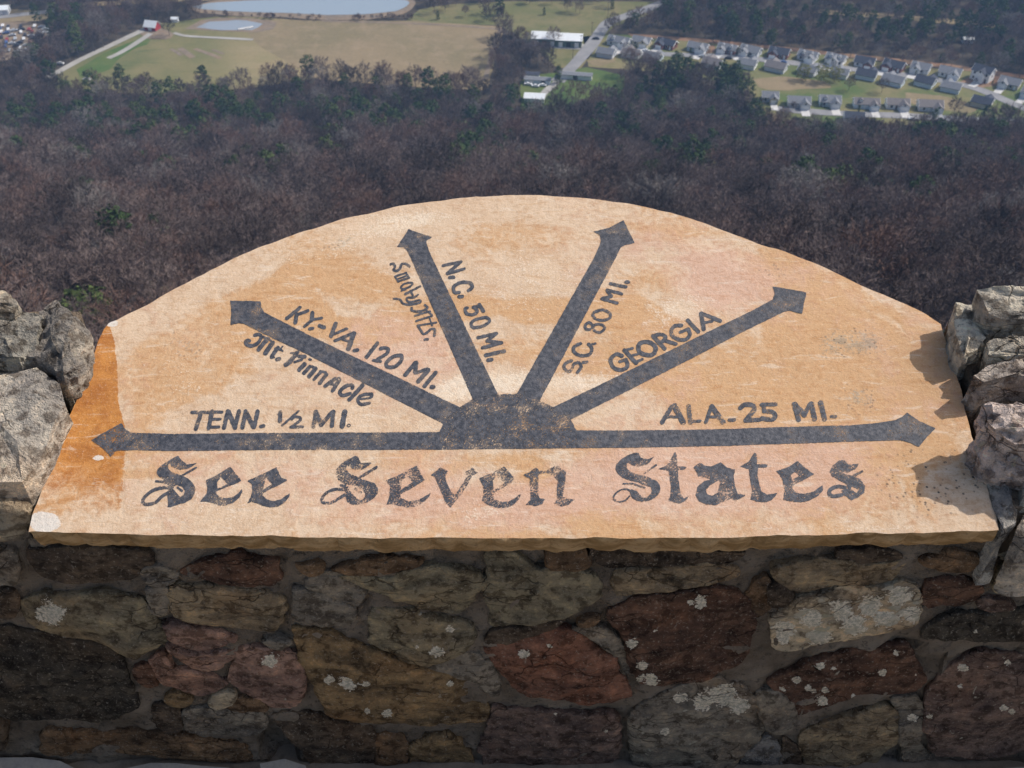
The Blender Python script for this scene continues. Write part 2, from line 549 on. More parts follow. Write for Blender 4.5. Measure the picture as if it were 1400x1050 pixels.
OUTLINE = [(39, 727), (44, 705), (51, 685), (65, 647), (82, 599), (106, 541), (117, 517), (132, 473), (141, 450), (149, 441), (160, 437),
           (200, 417), (237, 396), (271, 379), (314, 357), (351, 339), (386, 327), (406, 319), (466, 300), (537, 283), (600, 274), (650, 269),
           (700, 267), (750, 267), (800, 270), (860, 278), (914, 290), (957, 304), (995, 318), (1060, 339), (1120, 362), (1157, 380), (1190, 395),
           (1222, 408), (1255, 424), (1287, 443), (1301, 496), (1312, 525), (1321, 561), (1330, 597), (1339, 624), (1348, 659), (1359, 691), (1367, 725),
           (1263, 729), (1160, 731), (1057, 733), (940, 735), (820, 736), (700, 736), (580, 736), (460, 735), (343, 733), (171, 730)]


def build_slab():
    o = np.array(OUTLINE, float)
    P = on_slab(o[:, 0], o[:, 1])
    uv = np.stack([P[:, 0], (P - SF) @ SV], 1)
    b = resample(uv, 0.0045)
    nb = len(b)
    tan = np.roll(b, -1, 0) - np.roll(b, 1, 0)
    tan /= np.linalg.norm(tan, axis=1)[:, None]
    outw = np.stack([tan[:, 1], -tan[:, 0]], 1)
    ctr = b.mean(0)
    if ((b - ctr) * outw).sum() < 0:
        outw = -outw
    s = np.arange(nb) * 0.0045
    chip = fbm(np.stack([s * 38, s * 0, s * 0], 1), 3, 11)
    b = b + outw * (0.0018 * chip - 0.0030 * np.clip(-fbm(np.stack([s * 17, s * 0 + 3, s * 0], 1), 2, 12) - 0.12, 0, 1))[:, None]
    # interior points
    rng = np.random.default_rng(3)
    gx, gy = np.meshgrid(np.arange(uv[:, 0].min(), uv[:, 0].max(), 0.0045), np.arange(uv[:, 1].min(), uv[:, 1].max(), 0.0045))
    g = np.stack([gx.ravel(), gy.ravel()], 1) + rng.uniform(-0.001, 0.001, (gx.size, 2))
    # keep inside, away from the edge
    inside = np.zeros(len(g), bool)
    x, y = g[:, 0], g[:, 1]
    j = nb - 1
    bb = resample(b, 0.02)
    j = len(bb) - 1
    for i in range(len(bb)):
        xi, yi, xj, yj = bb[i, 0], bb[i, 1], bb[j, 0], bb[j, 1]
        c = ((yi > y) != (yj > y)) & (x < (xj - xi) * (y - yi) / (yj - yi + 1e-12) + xi)
        inside ^= c
        j = i
    g = g[inside]
    dmin = np.full(len(g), 9.0)
    for i in range(0, nb, 2):
        dmin = np.minimum(dmin, np.hypot(g[:, 0] - b[i, 0], g[:, 1] - b[i, 1]))
    g = g[dmin > 0.0035]
    allp = np.vstack([b, g])
    vo, eo, fo, *_ = delaunay_2d_cdt([Vector(p) for p in allp], [(i, (i + 1) % nb) for i in range(nb)], [list(range(nb))], 1, 1e-7)
    uv2 = np.array([tuple(v) for v in vo])
    base = SF + uv2[:, :1] * RGT + uv2[:, 1:2] * SV
    top = base + SN * slab_h(base)[:, None]
    # boundary vertices keep their order
    px, py = to_px(top)
    tints, marks, spot, fade = slab_colour(px, py, uv2)
    me = new_mesh('top_face', top, [f if True else f for f in fo], M['slab'], True, {'tints': tints, 'marks': marks, 'spot': spot, 'fade': fade})
    # make the normals look up
    if me.polygons[0].normal.dot(Vector(SN)) < 0:
        me.flip_normals()
    child(slab, link(bpy.data.objects.new('top_face', me)))
    # hewn edge
    rings = []
    lv = [0, 0.06, 0.18, 0.38, 0.6, 0.82, 1.0]
    bp = SF + b[:, :1] * RGT + b[:, 1:2] * SV
    bp = bp + SN * slab_h(bp)[:, None]
    o3 = outw[:, :1] * RGT + outw[:, 1:2] * SV
    ph = s / 0.042 + 0.5 * fbm(np.stack([s * 9, s * 0, s * 0], 1), 2, 21)
    sc = np.abs(np.sin(math.pi * ph)) ** 0.7
    for k, t in enumerate(lv):
        nz = fbm(np.stack([s * 45, s * 0 + t * 2.2, s * 0], 1), 4, 31)
        off = 0.0 if k == 0 else (-0.0085 * (1 - sc) * math.sin(math.pi * min(1, t * 0.8 + 0.15)) + 0.0035 * nz + 0.004 * math.sin(math.pi * t) - 0.005 * t)
        rings.append(bp + o3 * np.reshape(off, (-1, 1)) - SN * (t * THK + (0.004 * nz if k == len(lv) - 1 else np.zeros(nb)))[:, None])
    V = np.vstack(rings)
    F = []
    for k in range(len(lv) - 1):
        for i in range(nb):
            F.append((k * nb + i, k * nb + (i + 1) % nb, (k + 1) * nb + (i + 1) % nb, (k + 1) * nb + i))
    F.append(tuple((len(lv) - 1) * nb + i for i in range(nb)))
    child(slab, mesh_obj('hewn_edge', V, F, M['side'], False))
    return uv2


def blob(px, py, cx, cy, rx, ry, ang=0.0):
    c, s_ = math.cos(R(ang)), math.sin(R(ang))
    dx, dy = px - cx, py - cy
    return np.exp(-(((dx * c + dy * s_) / rx) ** 2 + ((-dx * s_ + dy * c) / ry) ** 2))


def slab_colour(px, py, uv):
    p3 = np.stack([uv[:, 0], uv[:, 1], uv[:, 0] * 0], 1)
    w = fbm(p3 * np.array([5, 5, 1]), 4, 41)
    band = fbm(np.stack([uv[:, 0] * 2.2 + 0.5 * w, uv[:, 1] * 13 + 1.6 * w + 3.2 * (uv[:, 0] + 0.1) ** 2 * 4, w * 0], 1), 5, 42)
    f1 = fbm(p3 * 9, 5, 43)
    f3 = fbm(p3 * np.array([6, 14, 1]) + 7, 5, 45)
    t = (0.8 * blob(px, py, 1110, 560, 240, 100) + 0.8 * blob(px, py, 690, 480, 150, 22) + 0.8 * blob(px, py, 470, 362, 120, 30, 22)
         + 0.6 * blob(px, py, 500, 395, 60, 22) + 0.8 * blob(px, py, 830, 500, 90, 26) + 0.7 * blob(px, py, 900, 380, 50, 30) + 0.6 * blob(px, py, 1050, 380, 60, 24, 20)
         + 0.6 * blob(px, py, 700, 320, 170, 22) + 0.5 * blob(px, py, 800, 690, 400, 60) + 0.6 * blob(px, py, 440, 490, 60, 30) + 0.5 * blob(px, py, 420, 560, 90, 25))
    tan = 0.16 + 0.62 * t + 0.34 * f3 + 0.75 * sstep(-0.12, 0.42, band)
    tan = tan - 0.34 * blob(px, py, 290, 560, 190, 150) - 0.25 * blob(px, py, 690, 420, 90, 50) - 0.2 * blob(px, py, 560, 300, 150, 30)
    pk = 0.8 * blob(px, py, 960, 370, 130, 70, 20) + 0.75 * blob(px, py, 700, 680, 260, 45) + 0.6 * blob(px, py, 560, 500, 120, 60) + 0.7 * blob(px, py, 1010, 640, 220, 60) + 0.5 * blob(px, py, 380, 650, 130, 60)
    pink = 0.2 + 0.65 * pk + 0.35 * f1
    wh = (0.95 * blob(px, py, 690, 522, 60, 22) + 0.9 * blob(px, py, 800, 524, 70, 18) + 0.8 * blob(px, py, 610, 535, 36, 18) + 0.6 * blob(px, py, 720, 390, 110, 45)
          + 0.7 * blob(px, py, 930, 420, 60, 30, -15) + 0.55 * blob(px, py, 480, 330, 110, 20, -14) + 0.5 * blob(px, py, 560, 300, 100, 18) + 0.6 * blob(px, py, 480, 570, 60, 16)
          + 0.55 * blob(px, py, 660, 700, 60, 22) + 0.7 * blob(px, py, 1200, 722, 150, 9) + 0.5 * blob(px, py, 270, 690, 190, 45) + 0.45 * blob(px, py, 260, 480, 70, 90) + 0.6 * blob(px, py, 640, 520, 20, 30))
    white = 0.06 + 0.62 * wh + 0.18 * f3
    gr = 0.55 * blob(px, py, 470, 330, 60, 14, -20) + 0.5 * blob(px, py, 260, 470, 45, 40) + 0.7 * blob(px, py, 1165, 470, 75, 30) + 0.6 * blob(px, py, 1175, 545, 40, 25) + 0.5 * blob(px, py, 1060, 370, 50, 16, 20) + 0.5 * blob(px, py, 470, 460, 50, 20)
    grey = 0.02 + 0.75 * gr
    # iron-stained left edge: a crisp border above the arrow, washed out below it
    xb = np.interp(py, [440, 447, 470, 500, 550, 585, 600, 640, 730], [146, 151, 157, 160, 162, 171, 171, 168, 162])
    xb = xb + 7 * sstep(590, 640, py) * fbm(np.stack([py * 0.035, px * 0.01, px * 0], 1), 3, 51)
    stain = np.clip(0.5 + (xb - px) / (14 + 26 * sstep(600, 640, py)), 0, 0.9)
    fade = 1.0 - 0.62 * sstep(600, 730, py - 0.35 * (px - 100) + 40 * f1)
    fade = fade * (1 - sstep(690, 726, py)) + 0.0
    fade = np.maximum(fade, 0.8 * np.exp(-((px - 161) / 7) ** 2) * (1 - sstep(690, 712, py)))
    fade = fade - 0.22 * sstep(610, 680, py)
    chip = np.maximum(np.clip(0.5 + (1.0 - np.hypot((px - 60) / 23, (py - 714) / 14)) * 1.1, 0, 1), np.maximum(np.clip(0.5 + (1.0 - np.hypot((px - 153) / 9, (py - 442) / 5.5)), 0, 1), np.clip(0.5 + (1.0 - np.hypot((px - 135) / 8, (py - 626) / 3.5)), 0, 1)))
    spot = 0.5 * sstep(0.1, 0.6, blob(px, py, 1270, 660, 60, 40) * 1.6 + gr) + 0.08 + 0.95 * blob(px, py, 1285, 650, 50, 34)
    cl = lambda *a: np.clip(np.stack(a, 1), 0, 1)
    return cl(tan, pink, white), cl(grey, stain, chip), np.clip(spot, 0, 1), np.clip(fade, 0, 1)


build_slab()

# ------------------------------------------------------------------ painted arrows and lettering
def seg_dist(X, Y, a, b):
    ax, ay = a
    dx, dy = b[0] - ax, b[1] - ay
    L = dx * dx + dy * dy + 1e-12
    t = np.clip(((X - ax) * dx + (Y - ay) * dy) / L, 0, 1)
    return np.hypot(X - ax - t * dx, Y - ay - t * dy)


def poly_sdf(X, Y, poly):
    d = np.full(X.shape, 1e9)
    ins = np.zeros(X.shape, bool)
    n = len(poly)
    for i in range(n):
        a, b = poly[i], poly[(i + 1) % n]
        d = np.minimum(d, seg_dist(X, Y, a, b))
        if a[1] != b[1]:
            ins ^= ((a[1] > Y) != (b[1] > Y)) & (X < (b[0] - a[0]) * (Y - a[1]) / (b[1] - a[1]) + a[0])
    return np.where(ins, d, -d)


def paint_mesh(name, polys, holes, strokes, cell=0.8, wear=0.0, label=None, wobble=0.45):
    pts = [np.asarray(p, float) for p in polys] + [np.asarray(s_[0], float) for s_ in strokes]
    pad = 2 + max([0] + [s_[1] for s_ in strokes])
    mn = np.vstack(pts).min(0) - pad
    mx = np.vstack(pts).max(0) + pad
    xs, ys = np.arange(mn[0], mx[0], cell), np.arange(mn[1], mx[1], cell)
    X, Y = np.meshgrid(xs, ys)
    S = np.full(X.shape, -1e9)

    def window(p, pd):
        p = np.asarray(p)
        i0, i1 = np.searchsorted(xs, [p[:, 0].min() - pd, p[:, 0].max() + pd])
        j0, j1 = np.searchsorted(ys, [p[:, 1].min() - pd, p[:, 1].max() + pd])
        return slice(max(0, j0 - 1), j1 + 1), slice(max(0, i0 - 1), i1 + 1)
    for p in polys:
        w = window(p, 3)
        S[w] = np.maximum(S[w], poly_sdf(X[w], Y[w], p))
    for p in holes:
        w = window(p, 3)
        S[w] = np.minimum(S[w], -poly_sdf(X[w], Y[w], p))
    for p, wd in strokes:
        w = window(p, wd + 3)
        d = np.full(X[w].shape, 1e9)
        for a, b in zip(p[:-1], p[1:]):
            d = np.minimum(d, seg_dist(X[w], Y[w], a, b))
        S[w] = np.maximum(S[w], wd / 2 - d)
    S = S + wobble * fbm(np.stack([X * 0.33, Y * 0.33, X * 0], -1), 2, 61)
    ny, nx = S.shape
    ins = S > 0
    vx, vy = [], []
    cid = np.full(S.shape, -1)
    used = np.zeros(S.shape, bool)
    used[ins] = True
    cid[used] = np.arange(used.sum())
    vx, vy = list(X[used]), list(Y[used])
    eid = {}

    def edge(j0, i0, j1, i1):
        k = (j0, i0, j1, i1)
        if k not in eid:
            a, b = S[j0, i0], S[j1, i1]
            t = a / (a - b)
            t = min(max(t, 0.02), 0.98)
            eid[k] = len(vx)
            vx.append(X[j0, i0] + t * (X[j1, i1] - X[j0, i0]))
            vy.append(Y[j0, i0] + t * (Y[j1, i1] - Y[j0, i0]))
        return eid[k]
    cnt = ins[:-1, :-1].astype(int) + ins[:-1, 1:] + ins[1:, 1:] + ins[1:, :-1]
    J, I = np.nonzero(cnt == 4)
    F = list(zip(cid[J + 1, I], cid[J + 1, I + 1], cid[J, I + 1], cid[J, I]))
    for j, i in zip(*np.nonzero((cnt > 0) & (cnt < 4))):
        c = [(j + 1, i), (j + 1, i + 1), (j, i + 1), (j, i)]
        f = []
        for k in range(4):
            a, b = c[k], c[(k + 1) % 4]
            if ins[a]:
                f.append(cid[a])
            if ins[a] != ins[b]:
                lo, hi = (a, b) if a < b else (b, a)
                f.append(edge(*lo, *hi))
        if len(f) >= 3:
            F.append(tuple(f))
    P = on_slab(np.array(vx), np.array(vy))
    P = P + SN * (slab_h(P) + 0.0006)[:, None]
    o = mesh_obj(name, P, F, M['paint'], True)
    o['wear'] = float(wear)
    if label:
        o['label'] = label
    return child(slab, o)


ARROWS = {
    'dark arrow pointing along the word TENN': [(605, 614.5), (235, 616.3), (180, 616), (159.6, 616.7), (151.9, 625), (140, 613), (125.3, 602), (146, 590), (166.9, 579), (170.7, 586.3), (180, 592.3), (235, 593), (420, 592), (600.7, 590.5)],
    'dark arrow beside KY.-VA. 120 MI.': [(315, 411), (356.6, 412), (357.4, 419.7), (361.7, 427.4), (375, 434), (390.9, 442), (420, 457.4), (628.6, 556.8), (606, 579), (420, 484.4), (370, 461), (334, 443.3), (326.6, 442), (315, 445), (316.3, 428)],
    'dark arrow beside N.C. 50 MI.': [(558.6, 313.3), (575, 319), (591.7, 324.4), (583.4, 329), (583, 332.4), (587.4, 345), (596.6, 365), (681, 539.6), (646.8, 546), (567, 365), (561, 350.7), (556, 341.6), (551, 338.4), (542.9, 337.9), (551, 325)],
    'dark arrow beside S.C. 80 MI.': [(811.7, 316.7), (832, 311.6), (852.6, 301), (860, 317.3), (868, 332.4), (854.9, 335), (849, 337.9), (840.6, 355), (737.9, 548.2), (706.8, 538.6), (810.9, 355), (819.4, 337.3), (821.7, 329.3), (820, 322)],
    'dark arrow beside GEORGIA': [(1056, 392), (1080, 396), (1102.7, 400), (1099, 416), (1096.7, 429.7), (1080.7, 425), (1072.7, 426), (1030, 447.3), (892, 517.5), (780.7, 574), (757, 556.8), (1030, 424), (1046.7, 414.7), (1056.7, 409.3), (1059.3, 402)],
    'dark arrow beside ALA. 25 MI.': [(788, 589), (860, 589), (1000, 586.5), (1160, 582), (1200, 578.5), (1224, 574.5), (1233, 570), (1240, 564), (1256, 575), (1279.5, 585.5), (1267, 598), (1256, 611.5), (1245, 606), (1231, 602), (1048, 608), (860, 612.7), (788, 613)],
}
for lab, poly in ARROWS.items():
    paint_mesh('arrow', [poly], [], [], 1.1, 0.03 if 'TENN' in lab else 0.0, lab)
paint_mesh('arrow_hub', [[(600.9, 590.5), (606.2, 579), (616, 567), (628.8, 556.8), (646.9, 546), (662, 542), (681, 539.8), (706.6, 538.8), (722, 542), (737.7, 548.3), (756.8, 557), (770, 564), (780.5, 574), (787.8, 589), (787.8, 613), (605.2, 614.4)]], [], [], 1.1, 0.065, 'worn half-round hub where the dark arrows meet')


def parse(txt, x0, y0, s_, w0):
    """'x,y x,y ...' strokes in crop pixels; ~ = smooth, wNN = own width"""
    out = []
    for part in txt.split(';'):
        part = part.strip()
        if not part:
            continue
        smooth = part.startswith('~')
        w = w0
        pts = []
        for tok in part.lstrip('~').split():
            if tok[0] == 'w':
                w = float(tok[1:])
            else:
                a, b = tok.split(',')
                pts.append((float(a), float(b)))
        if smooth:
            closed = len(pts) > 3 and pts[0] == pts[-1]
            q = catmull(pts[:-1] if closed else pts, closed)
            if closed:
                q = np.vstack([q, q[:1]])
            pts = q
        p = np.asarray(pts, float) / s_ + np.array([x0, y0])
        out.append((p, w / s_))
    return out


WORDS = [
    ('TENN. 1/2 MI.', 0.03, [(255, 550, 5.957, 34, """45,82 182,82 w27; 120,85 76,215; 208,72 182,210; 205,79 290,79 w24; 198,140 276,136 w22; 182,204 266,200 w24;
      338,72 306,208; 345,78 396,203 w38; 428,72 396,208; 482,74 457,206; 482,78 548,203 w38; 580,74 552,203; 608,198 630,193 w30;
      766,82 762,152 w34; 746,97 766,82 w14; 780,190 915,70 w18; ~860,138 885,119 920,122 930,140 905,165 855,200 w22; 850,203 945,200 w24;
      1056,78 1036,198; 1056,82 1100,183 w38; 1100,183 1184,84 w34; 1196,78 1186,193 w36; 1290,78 1268,198 w42; ~1311,190 1322,179 1337,188 1325,201 1311,190 w8""")]),
    ('ALA. 25 MI.', 0.05, [(895, 540, 5.49, 34, """128,88 56,208 w32; 150,84 214,203 w44; 95,165 190,165 w22; 255,86 270,203; 265,198 343,195 w22; 425,88 386,203 w28; 430,88 514,203 w40; 405,165 480,165 w22;
      562,190 598,188 w26; ~645,98 680,74 735,82 745,115 715,155 685,192 w36; 682,194 788,190 w32; 802,76 908,73 w30; 815,85 825,128 w32; ~825,127 880,130 905,160 880,188 806,180 w34;
      1046,72 1080,188 w36; 1052,74 1125,153 w40; 1125,150 1165,72 w32; 1176,68 1200,183 w38; 1246,62 1275,183 w38; 1328,166 1358,165 w28""")]),
    ('KY.-VA. 120 MI.', -0.02, [(385, 410, 12.727, 62, """325,132 92,325; 460,190 268,258 w55; 262,258 242,396 w70; 538,228 530,335 w72; 700,318 530,350 w48; 532,350 402,468 w58; 490,510 545,500 w55; 668,457 742,483 w72;
      945,418 866,636 w72; 1140,508 880,622 w48; 1250,588 932,720 w52; 1262,592 1166,856 w82; 1050,690 1160,722 w45; 1270,884 1322,876 w60"""),
      (490, 460, 12.727, 66, """335,124 147,362 w70; ~388,218 460,205 520,228 500,300 430,350 330,412 w60; 262,424 390,445 w48; ~720,335 600,365 490,470 520,540 640,530 740,440 760,360 720,335 w66;
      985,472 818,678 w72; 1012,464 992,620 w72; 990,640 1200,572 w58; 1220,590 1042,788 w78; 1345,632 1152,868 w70; 1275,884 1308,880 w72""")]),
    ('Mt. Pinnacle', 0.0, [(325, 445, 14.0, 75, """~330,188 400,172 450,205 430,280 370,350 270,388 185,370 152,322 178,288 222,292 w69; 470,212 590,255 w51; 580,262 500,335 402,458 w87; 610,268 680,322 w44; 670,332 600,430 532,528 w91;
      770,425 700,520 652,598 w78; ~860,402 822,450 862,490 w33; 722,440 826,458 w53; 652,600 700,610 w40; 755,650 798,640 w80; 1130,532 1000,700 922,756 w87; 1022,530 1165,512 w36; 1185,592 1286,600 w71; 1262,604 1220,660 1092,700 w51; 1282,742 1182,848 w83; 1376,650 1400,660 w44"""),
      (415, 485, 14.0, 72, """112,240 10,350 w73; 120,215 220,245 w49; 232,264 112,408 w83; 330,330 202,468 w60; 325,312 430,340 w44; 440,382 312,540 w73; 600,462 420,596 w73; 690,474 560,680 w76; 520,560 620,572 w44; 600,450 690,460 w56;
      ~935,640 940,592 860,580 740,650 692,730 760,778 890,742 w69; 1130,590 882,858 w80; ~1300,800 1306,756 1200,758 1085,792 1045,880 1110,948 1258,920 w63; 1062,852 1290,822 w40""")]),
    ('Smoky Mts.', 0.0, [(525, 350, 8.4, 22, """~82,96 112,92 128,128 112,160 150,174 188,142 202,98 250,92 294,122 w29; 128,238 258,196 w24; 128,238 165,296 w20; 148,270 272,226 w20; 162,296 290,254 w24; 250,196 290,256 w23;
      ~200,352 240,322 316,310 322,338 252,378 206,376 200,352 w23; 248,438 418,352 w27; 302,402 332,452 w24; 202,402 246,388 w20; ~392,448 340,478 272,480 262,508 300,530 412,510 408,538 300,560 222,548 182,502 112,494 w25;
      ~318,600 326,630 380,640 468,622 500,592 470,566 w27; 352,690 470,652 530,640 w24; 372,750 470,716 552,690 w24; 472,610 552,680 w20; 390,802 500,782 602,766 w23; 520,702 554,800 w19; 388,800 402,828 w24; ~402,820 430,868 460,900 512,870 540,842 584,850 580,918 w29; 472,962 504,958 w31""")]),
    ('N.C. 50 MI.', -0.02, [(600, 350, 7.0, 32, """42,96 214,58 w29; 208,62 84,170 w34; 82,175 244,127 w28; 106,210 142,208 w34; ~284,332 320,300 300,262 222,256 150,290 140,330 160,354 195,350 w33; 195,390 226,388 w34;
      388,468 428,528 w36; 398,482 332,490 w28; ~332,492 368,530 330,562 270,555 252,512 272,500 w32; ~430,592 332,620 310,660 340,688 430,670 484,630 470,597 430,592 w31;
      378,784 552,744 w32; 548,748 462,815 w34; 462,818 598,830 w30; 600,834 422,882 w34; 452,953 626,916 w38; 474,1000 506,996 w38""")]),
    ('S.C. 80 MI.', 0.03, [(765, 375, 7.5, 34, """~122,886 66,910 46,958 90,996 130,970 150,920 198,906 224,950 182,1006 w33; 244,904 282,900 w30; ~215,712 152,742 150,798 220,833 308,820 333,762 300,718 w35; 334,720 366,713 w26;
      ~300,497 262,530 280,568 330,560 360,522 420,516 463,550 420,598 360,580 336,524 300,497 w29; ~430,367 352,395 350,438 420,473 508,455 520,410 480,377 430,367 w30;
      488,162 638,200 w32; 490,168 532,226 w36; 532,228 440,250 w36; 434,252 590,296 w32; 522,97 682,130 w33; 680,80 706,80 w34""")]),
    ('GEORGIA', 0.0, [(825, 420, 8.485, 46, """~214,566 150,548 92,592 88,650 140,716 220,726 278,688 270,632 w46; 192,634 264,606 w36; 246,502 378,648 w48; 243,501 338,482 w32; 312,570 398,546 w30; 378,640 452,606 w34;
      ~470,408 412,442 418,520 500,558 578,548 607,480 560,423 470,408 w50; 577,338 708,483 w48; ~582,337 660,318 716,342 706,390 640,420 w44; 700,387 838,430 w44; ~904,217 830,222 788,272 802,338 880,382 958,377 1002,320 985,258 w44; 892,295 984,257 w36;
      977,157 1102,288 w46; 1132,78 1164,258 w48; 1134,74 1355,163 w44; 1150,190 1260,166 w32""")]),
]
for word, wear, crops in WORDS:
    st = []
    for c in crops:
        st += parse(c[4], c[0], c[1], c[2], c[3])
    paint_mesh('lettering', [], [], st, 0.6, wear, 'dark painted words ' + word.replace('1/2', 'one half'))


def sc(pts, x0, y0, s_):
    return np.array(pts, float) / s_ + np.array([x0, y0])


BLACKLETTER = [
    ('See', 0.035, [
        (190, 615, 11.664, [[(490, 165), (380, 230), (300, 310), (283, 370), (320, 430), (400, 475), (470, 530), (560, 585), (610, 560), (690, 590), (738, 650), (715, 715), (660, 755), (600, 690), (540, 620), (470, 640), (455, 720), (465, 830), (460, 912), (510, 912), (600, 880), (740, 845), (840, 790), (890, 710), (907, 630), (860, 530), (780, 455), (700, 415), (600, 385), (520, 350), (465, 300), (470, 240), (500, 210), (520, 260), (580, 305), (660, 322), (760, 308), (830, 280), (935, 210), (780, 235), (700, 185), (660, 140), (630, 92), (560, 120)]], [],
         '700,405 920,285 w32; 280,505 400,510 520,560 w40; ~530,605 400,605 250,640 125,720 65,810 92,865 170,868 270,836 380,735 460,690 w52; 620,600 690,660 w34'),
        (270, 620, 10.77, [[(115, 400), (300, 310), (490, 195), (560, 290), (650, 405), (560, 450), (450, 490), (275, 560), (285, 600), (340, 650), (430, 660), (530, 640), (600, 590), (655, 520), (665, 560), (620, 650), (540, 720), (440, 765), (330, 765), (220, 730), (130, 705), (40, 715), (90, 650), (140, 590), (145, 500), (130, 420)],
                           [(735, 405), (950, 310), (1165, 205), (1200, 290), (1240, 360), (1330, 395), (1200, 470), (1080, 520), (960, 590), (960, 620), (1030, 680), (1120, 705), (1230, 680), (1310, 620), (1365, 585), (1350, 650), (1290, 720), (1190, 785), (1080, 795), (970, 775), (880, 730), (790, 715), (735, 735), (780, 650), (810, 560), (805, 450)]],
         [[(350, 345), (450, 450), (300, 520), (290, 430)], [(1010, 345), (1100, 450), (970, 530)]], '')]),
    ('Seven', 0.115, [
        (430, 615, 11.664, [[(530, 155), (430, 220), (350, 310), (335, 380), (380, 480), (480, 545), (570, 570), (640, 570), (760, 620), (810, 690), (800, 750), (760, 800), (700, 790), (620, 720), (560, 640), (480, 640), (500, 740), (520, 830), (600, 870), (720, 870), (860, 830), (960, 760), (1015, 680), (1010, 600), (960, 530), (860, 500), (760, 470), (640, 410), (560, 380), (510, 320), (520, 240), (560, 270), (640, 320), (740, 320), (840, 280), (920, 205), (740, 210), (690, 110), (650, 100)]], [],
         '740,430 990,280 w46; 425,565 520,590 w40; ~540,640 400,630 260,650 150,730 120,810 170,850 280,840 400,770 480,720 w46; 650,620 740,680 w34'),
        (520, 620, 10.0, [[(80, 370), (300, 270), (500, 165), (550, 270), (610, 365), (560, 395), (440, 470), (270, 560), (290, 610), (380, 650), (470, 645), (570, 610), (690, 540), (670, 590), (600, 660), (500, 720), (380, 735), (260, 715), (180, 690), (85, 695), (110, 640), (130, 560), (130, 450)],
                          [(695, 295), (820, 190), (930, 240), (890, 310), (900, 380), (970, 530), (1030, 560), (1110, 440), (1190, 310), (1160, 250), (1260, 195), (1340, 265), (1260, 300), (1200, 420), (1110, 560), (1040, 640), (960, 740), (900, 680), (840, 540), (780, 400), (740, 310)]],
         [[(370, 310), (440, 390), (280, 500), (300, 360)]], ''),
        (650, 620, 10.0, [[(50, 340), (230, 270), (390, 180), (450, 240), (530, 340), (500, 400), (380, 470), (250, 545), (250, 620), (340, 660), (450, 660), (540, 610), (630, 540), (600, 620), (530, 700), (430, 745), (310, 745), (190, 710), (90, 650), (110, 550), (110, 450)],
                          [(650, 300), (750, 250), (830, 190), (870, 235), (960, 240), (1110, 160), (1240, 250), (1230, 400), (1190, 600), (1360, 625), (1280, 700), (1180, 725), (1070, 685), (1120, 620), (1110, 500), (1130, 380), (1060, 300), (980, 265), (870, 290), (860, 420), (860, 560), (870, 605), (950, 630), (920, 690), (830, 720), (690, 700), (760, 630), (750, 500), (740, 350)]],
         [[(290, 300), (400, 410), (250, 510), (240, 380)]], '')]),
    ('States', 0.06, [
        (830, 610, 11.667, [[(330, 150), (230, 210), (150, 290), (135, 370), (170, 440), (250, 510), (340, 545), (480, 580), (600, 630), (700, 660), (720, 720), (690, 770), (640, 820), (580, 830), (520, 780), (470, 720), (380, 690), (360, 730), (400, 830), (480, 875), (560, 890), (660, 880), (760, 830), (830, 760), (855, 690), (840, 620), (790, 560), (700, 520), (600, 475), (480, 455), (370, 410), (310, 360), (310, 290), (340, 270), (420, 320), (520, 330), (620, 310), (690, 250), (765, 165), (640, 215), (540, 190), (500, 120), (450, 105)],
                            [(1085, 90), (1115, 150), (1120, 320), (1280, 330), (1240, 375), (1130, 385), (1140, 560), (1170, 760), (1220, 840), (1310, 790), (1250, 880), (1160, 920), (1050, 890), (970, 870), (1010, 800), (1020, 640), (985, 400), (820, 365), (950, 310), (1030, 190)]], [],
         '590,440 780,310 w28; 260,605 400,600 600,670 w26; ~370,720 300,690 200,710 120,780 110,850 190,890 290,870 360,800 w26'),
        (940, 610, 10.77, [[(85, 310), (185, 240), (260, 290), (350, 300), (430, 260), (490, 235), (570, 310), (710, 350), (680, 430), (700, 600), (740, 700), (860, 725), (720, 800), (640, 770), (520, 820), (420, 870), (280, 860), (170, 810), (120, 720), (150, 600), (240, 520), (350, 490), (270, 465), (160, 450), (130, 380)],
                           [(985, 95), (1020, 130), (1020, 270), (1180, 270), (1170, 315), (1040, 320), (1030, 430), (1060, 580), (1090, 670), (1170, 715), (1330, 690), (1250, 790), (1160, 830), (1040, 825), (930, 785), (950, 640), (920, 480), (905, 340), (770, 300), (900, 230)]],
         [[(470, 500), (480, 560), (440, 690), (360, 730), (290, 710), (270, 650), (330, 580)]], ''),
        (1055, 610, 10.0, [[(60, 340), (220, 290), (355, 205), (450, 290), (580, 385), (480, 440), (300, 530), (290, 590), (340, 640), (440, 655), (570, 620), (690, 540), (705, 600), (640, 680), (520, 745), (400, 770), (280, 760), (160, 740), (175, 600), (150, 470), (100, 380)],
                           [(930, 195), (990, 195), (1045, 255), (1190, 245), (1150, 315), (1040, 365), (910, 345), (1000, 385), (1100, 410), (1210, 450), (1275, 550), (1265, 640), (1170, 710), (1090, 745), (1000, 680), (950, 610), (1050, 580), (1000, 510), (900, 460), (820, 410), (795, 350), (830, 270)]],
         [[(320, 350), (380, 400), (280, 465), (260, 400)], [(1100, 550), (1190, 600), (1160, 650), (1080, 590)]],
         '1120,410 1235,350 w34; ~1000,570 900,555 800,600 790,660 850,690 960,670 w52')]),
]
for word, wear, crops in BLACKLETTER:
    po, ho, st = [], [], []
    for x0, y0, s_, pp, hh, ss in crops:
        po += [sc(p, x0, y0, s_) for p in pp]
        ho += [sc(p, x0, y0, s_) for p in hh]
        st += parse(ss, x0, y0, s_, 30)
    paint_mesh('lettering', po, ho, st, 0.7, wear, 'large dark old-style word ' + word)

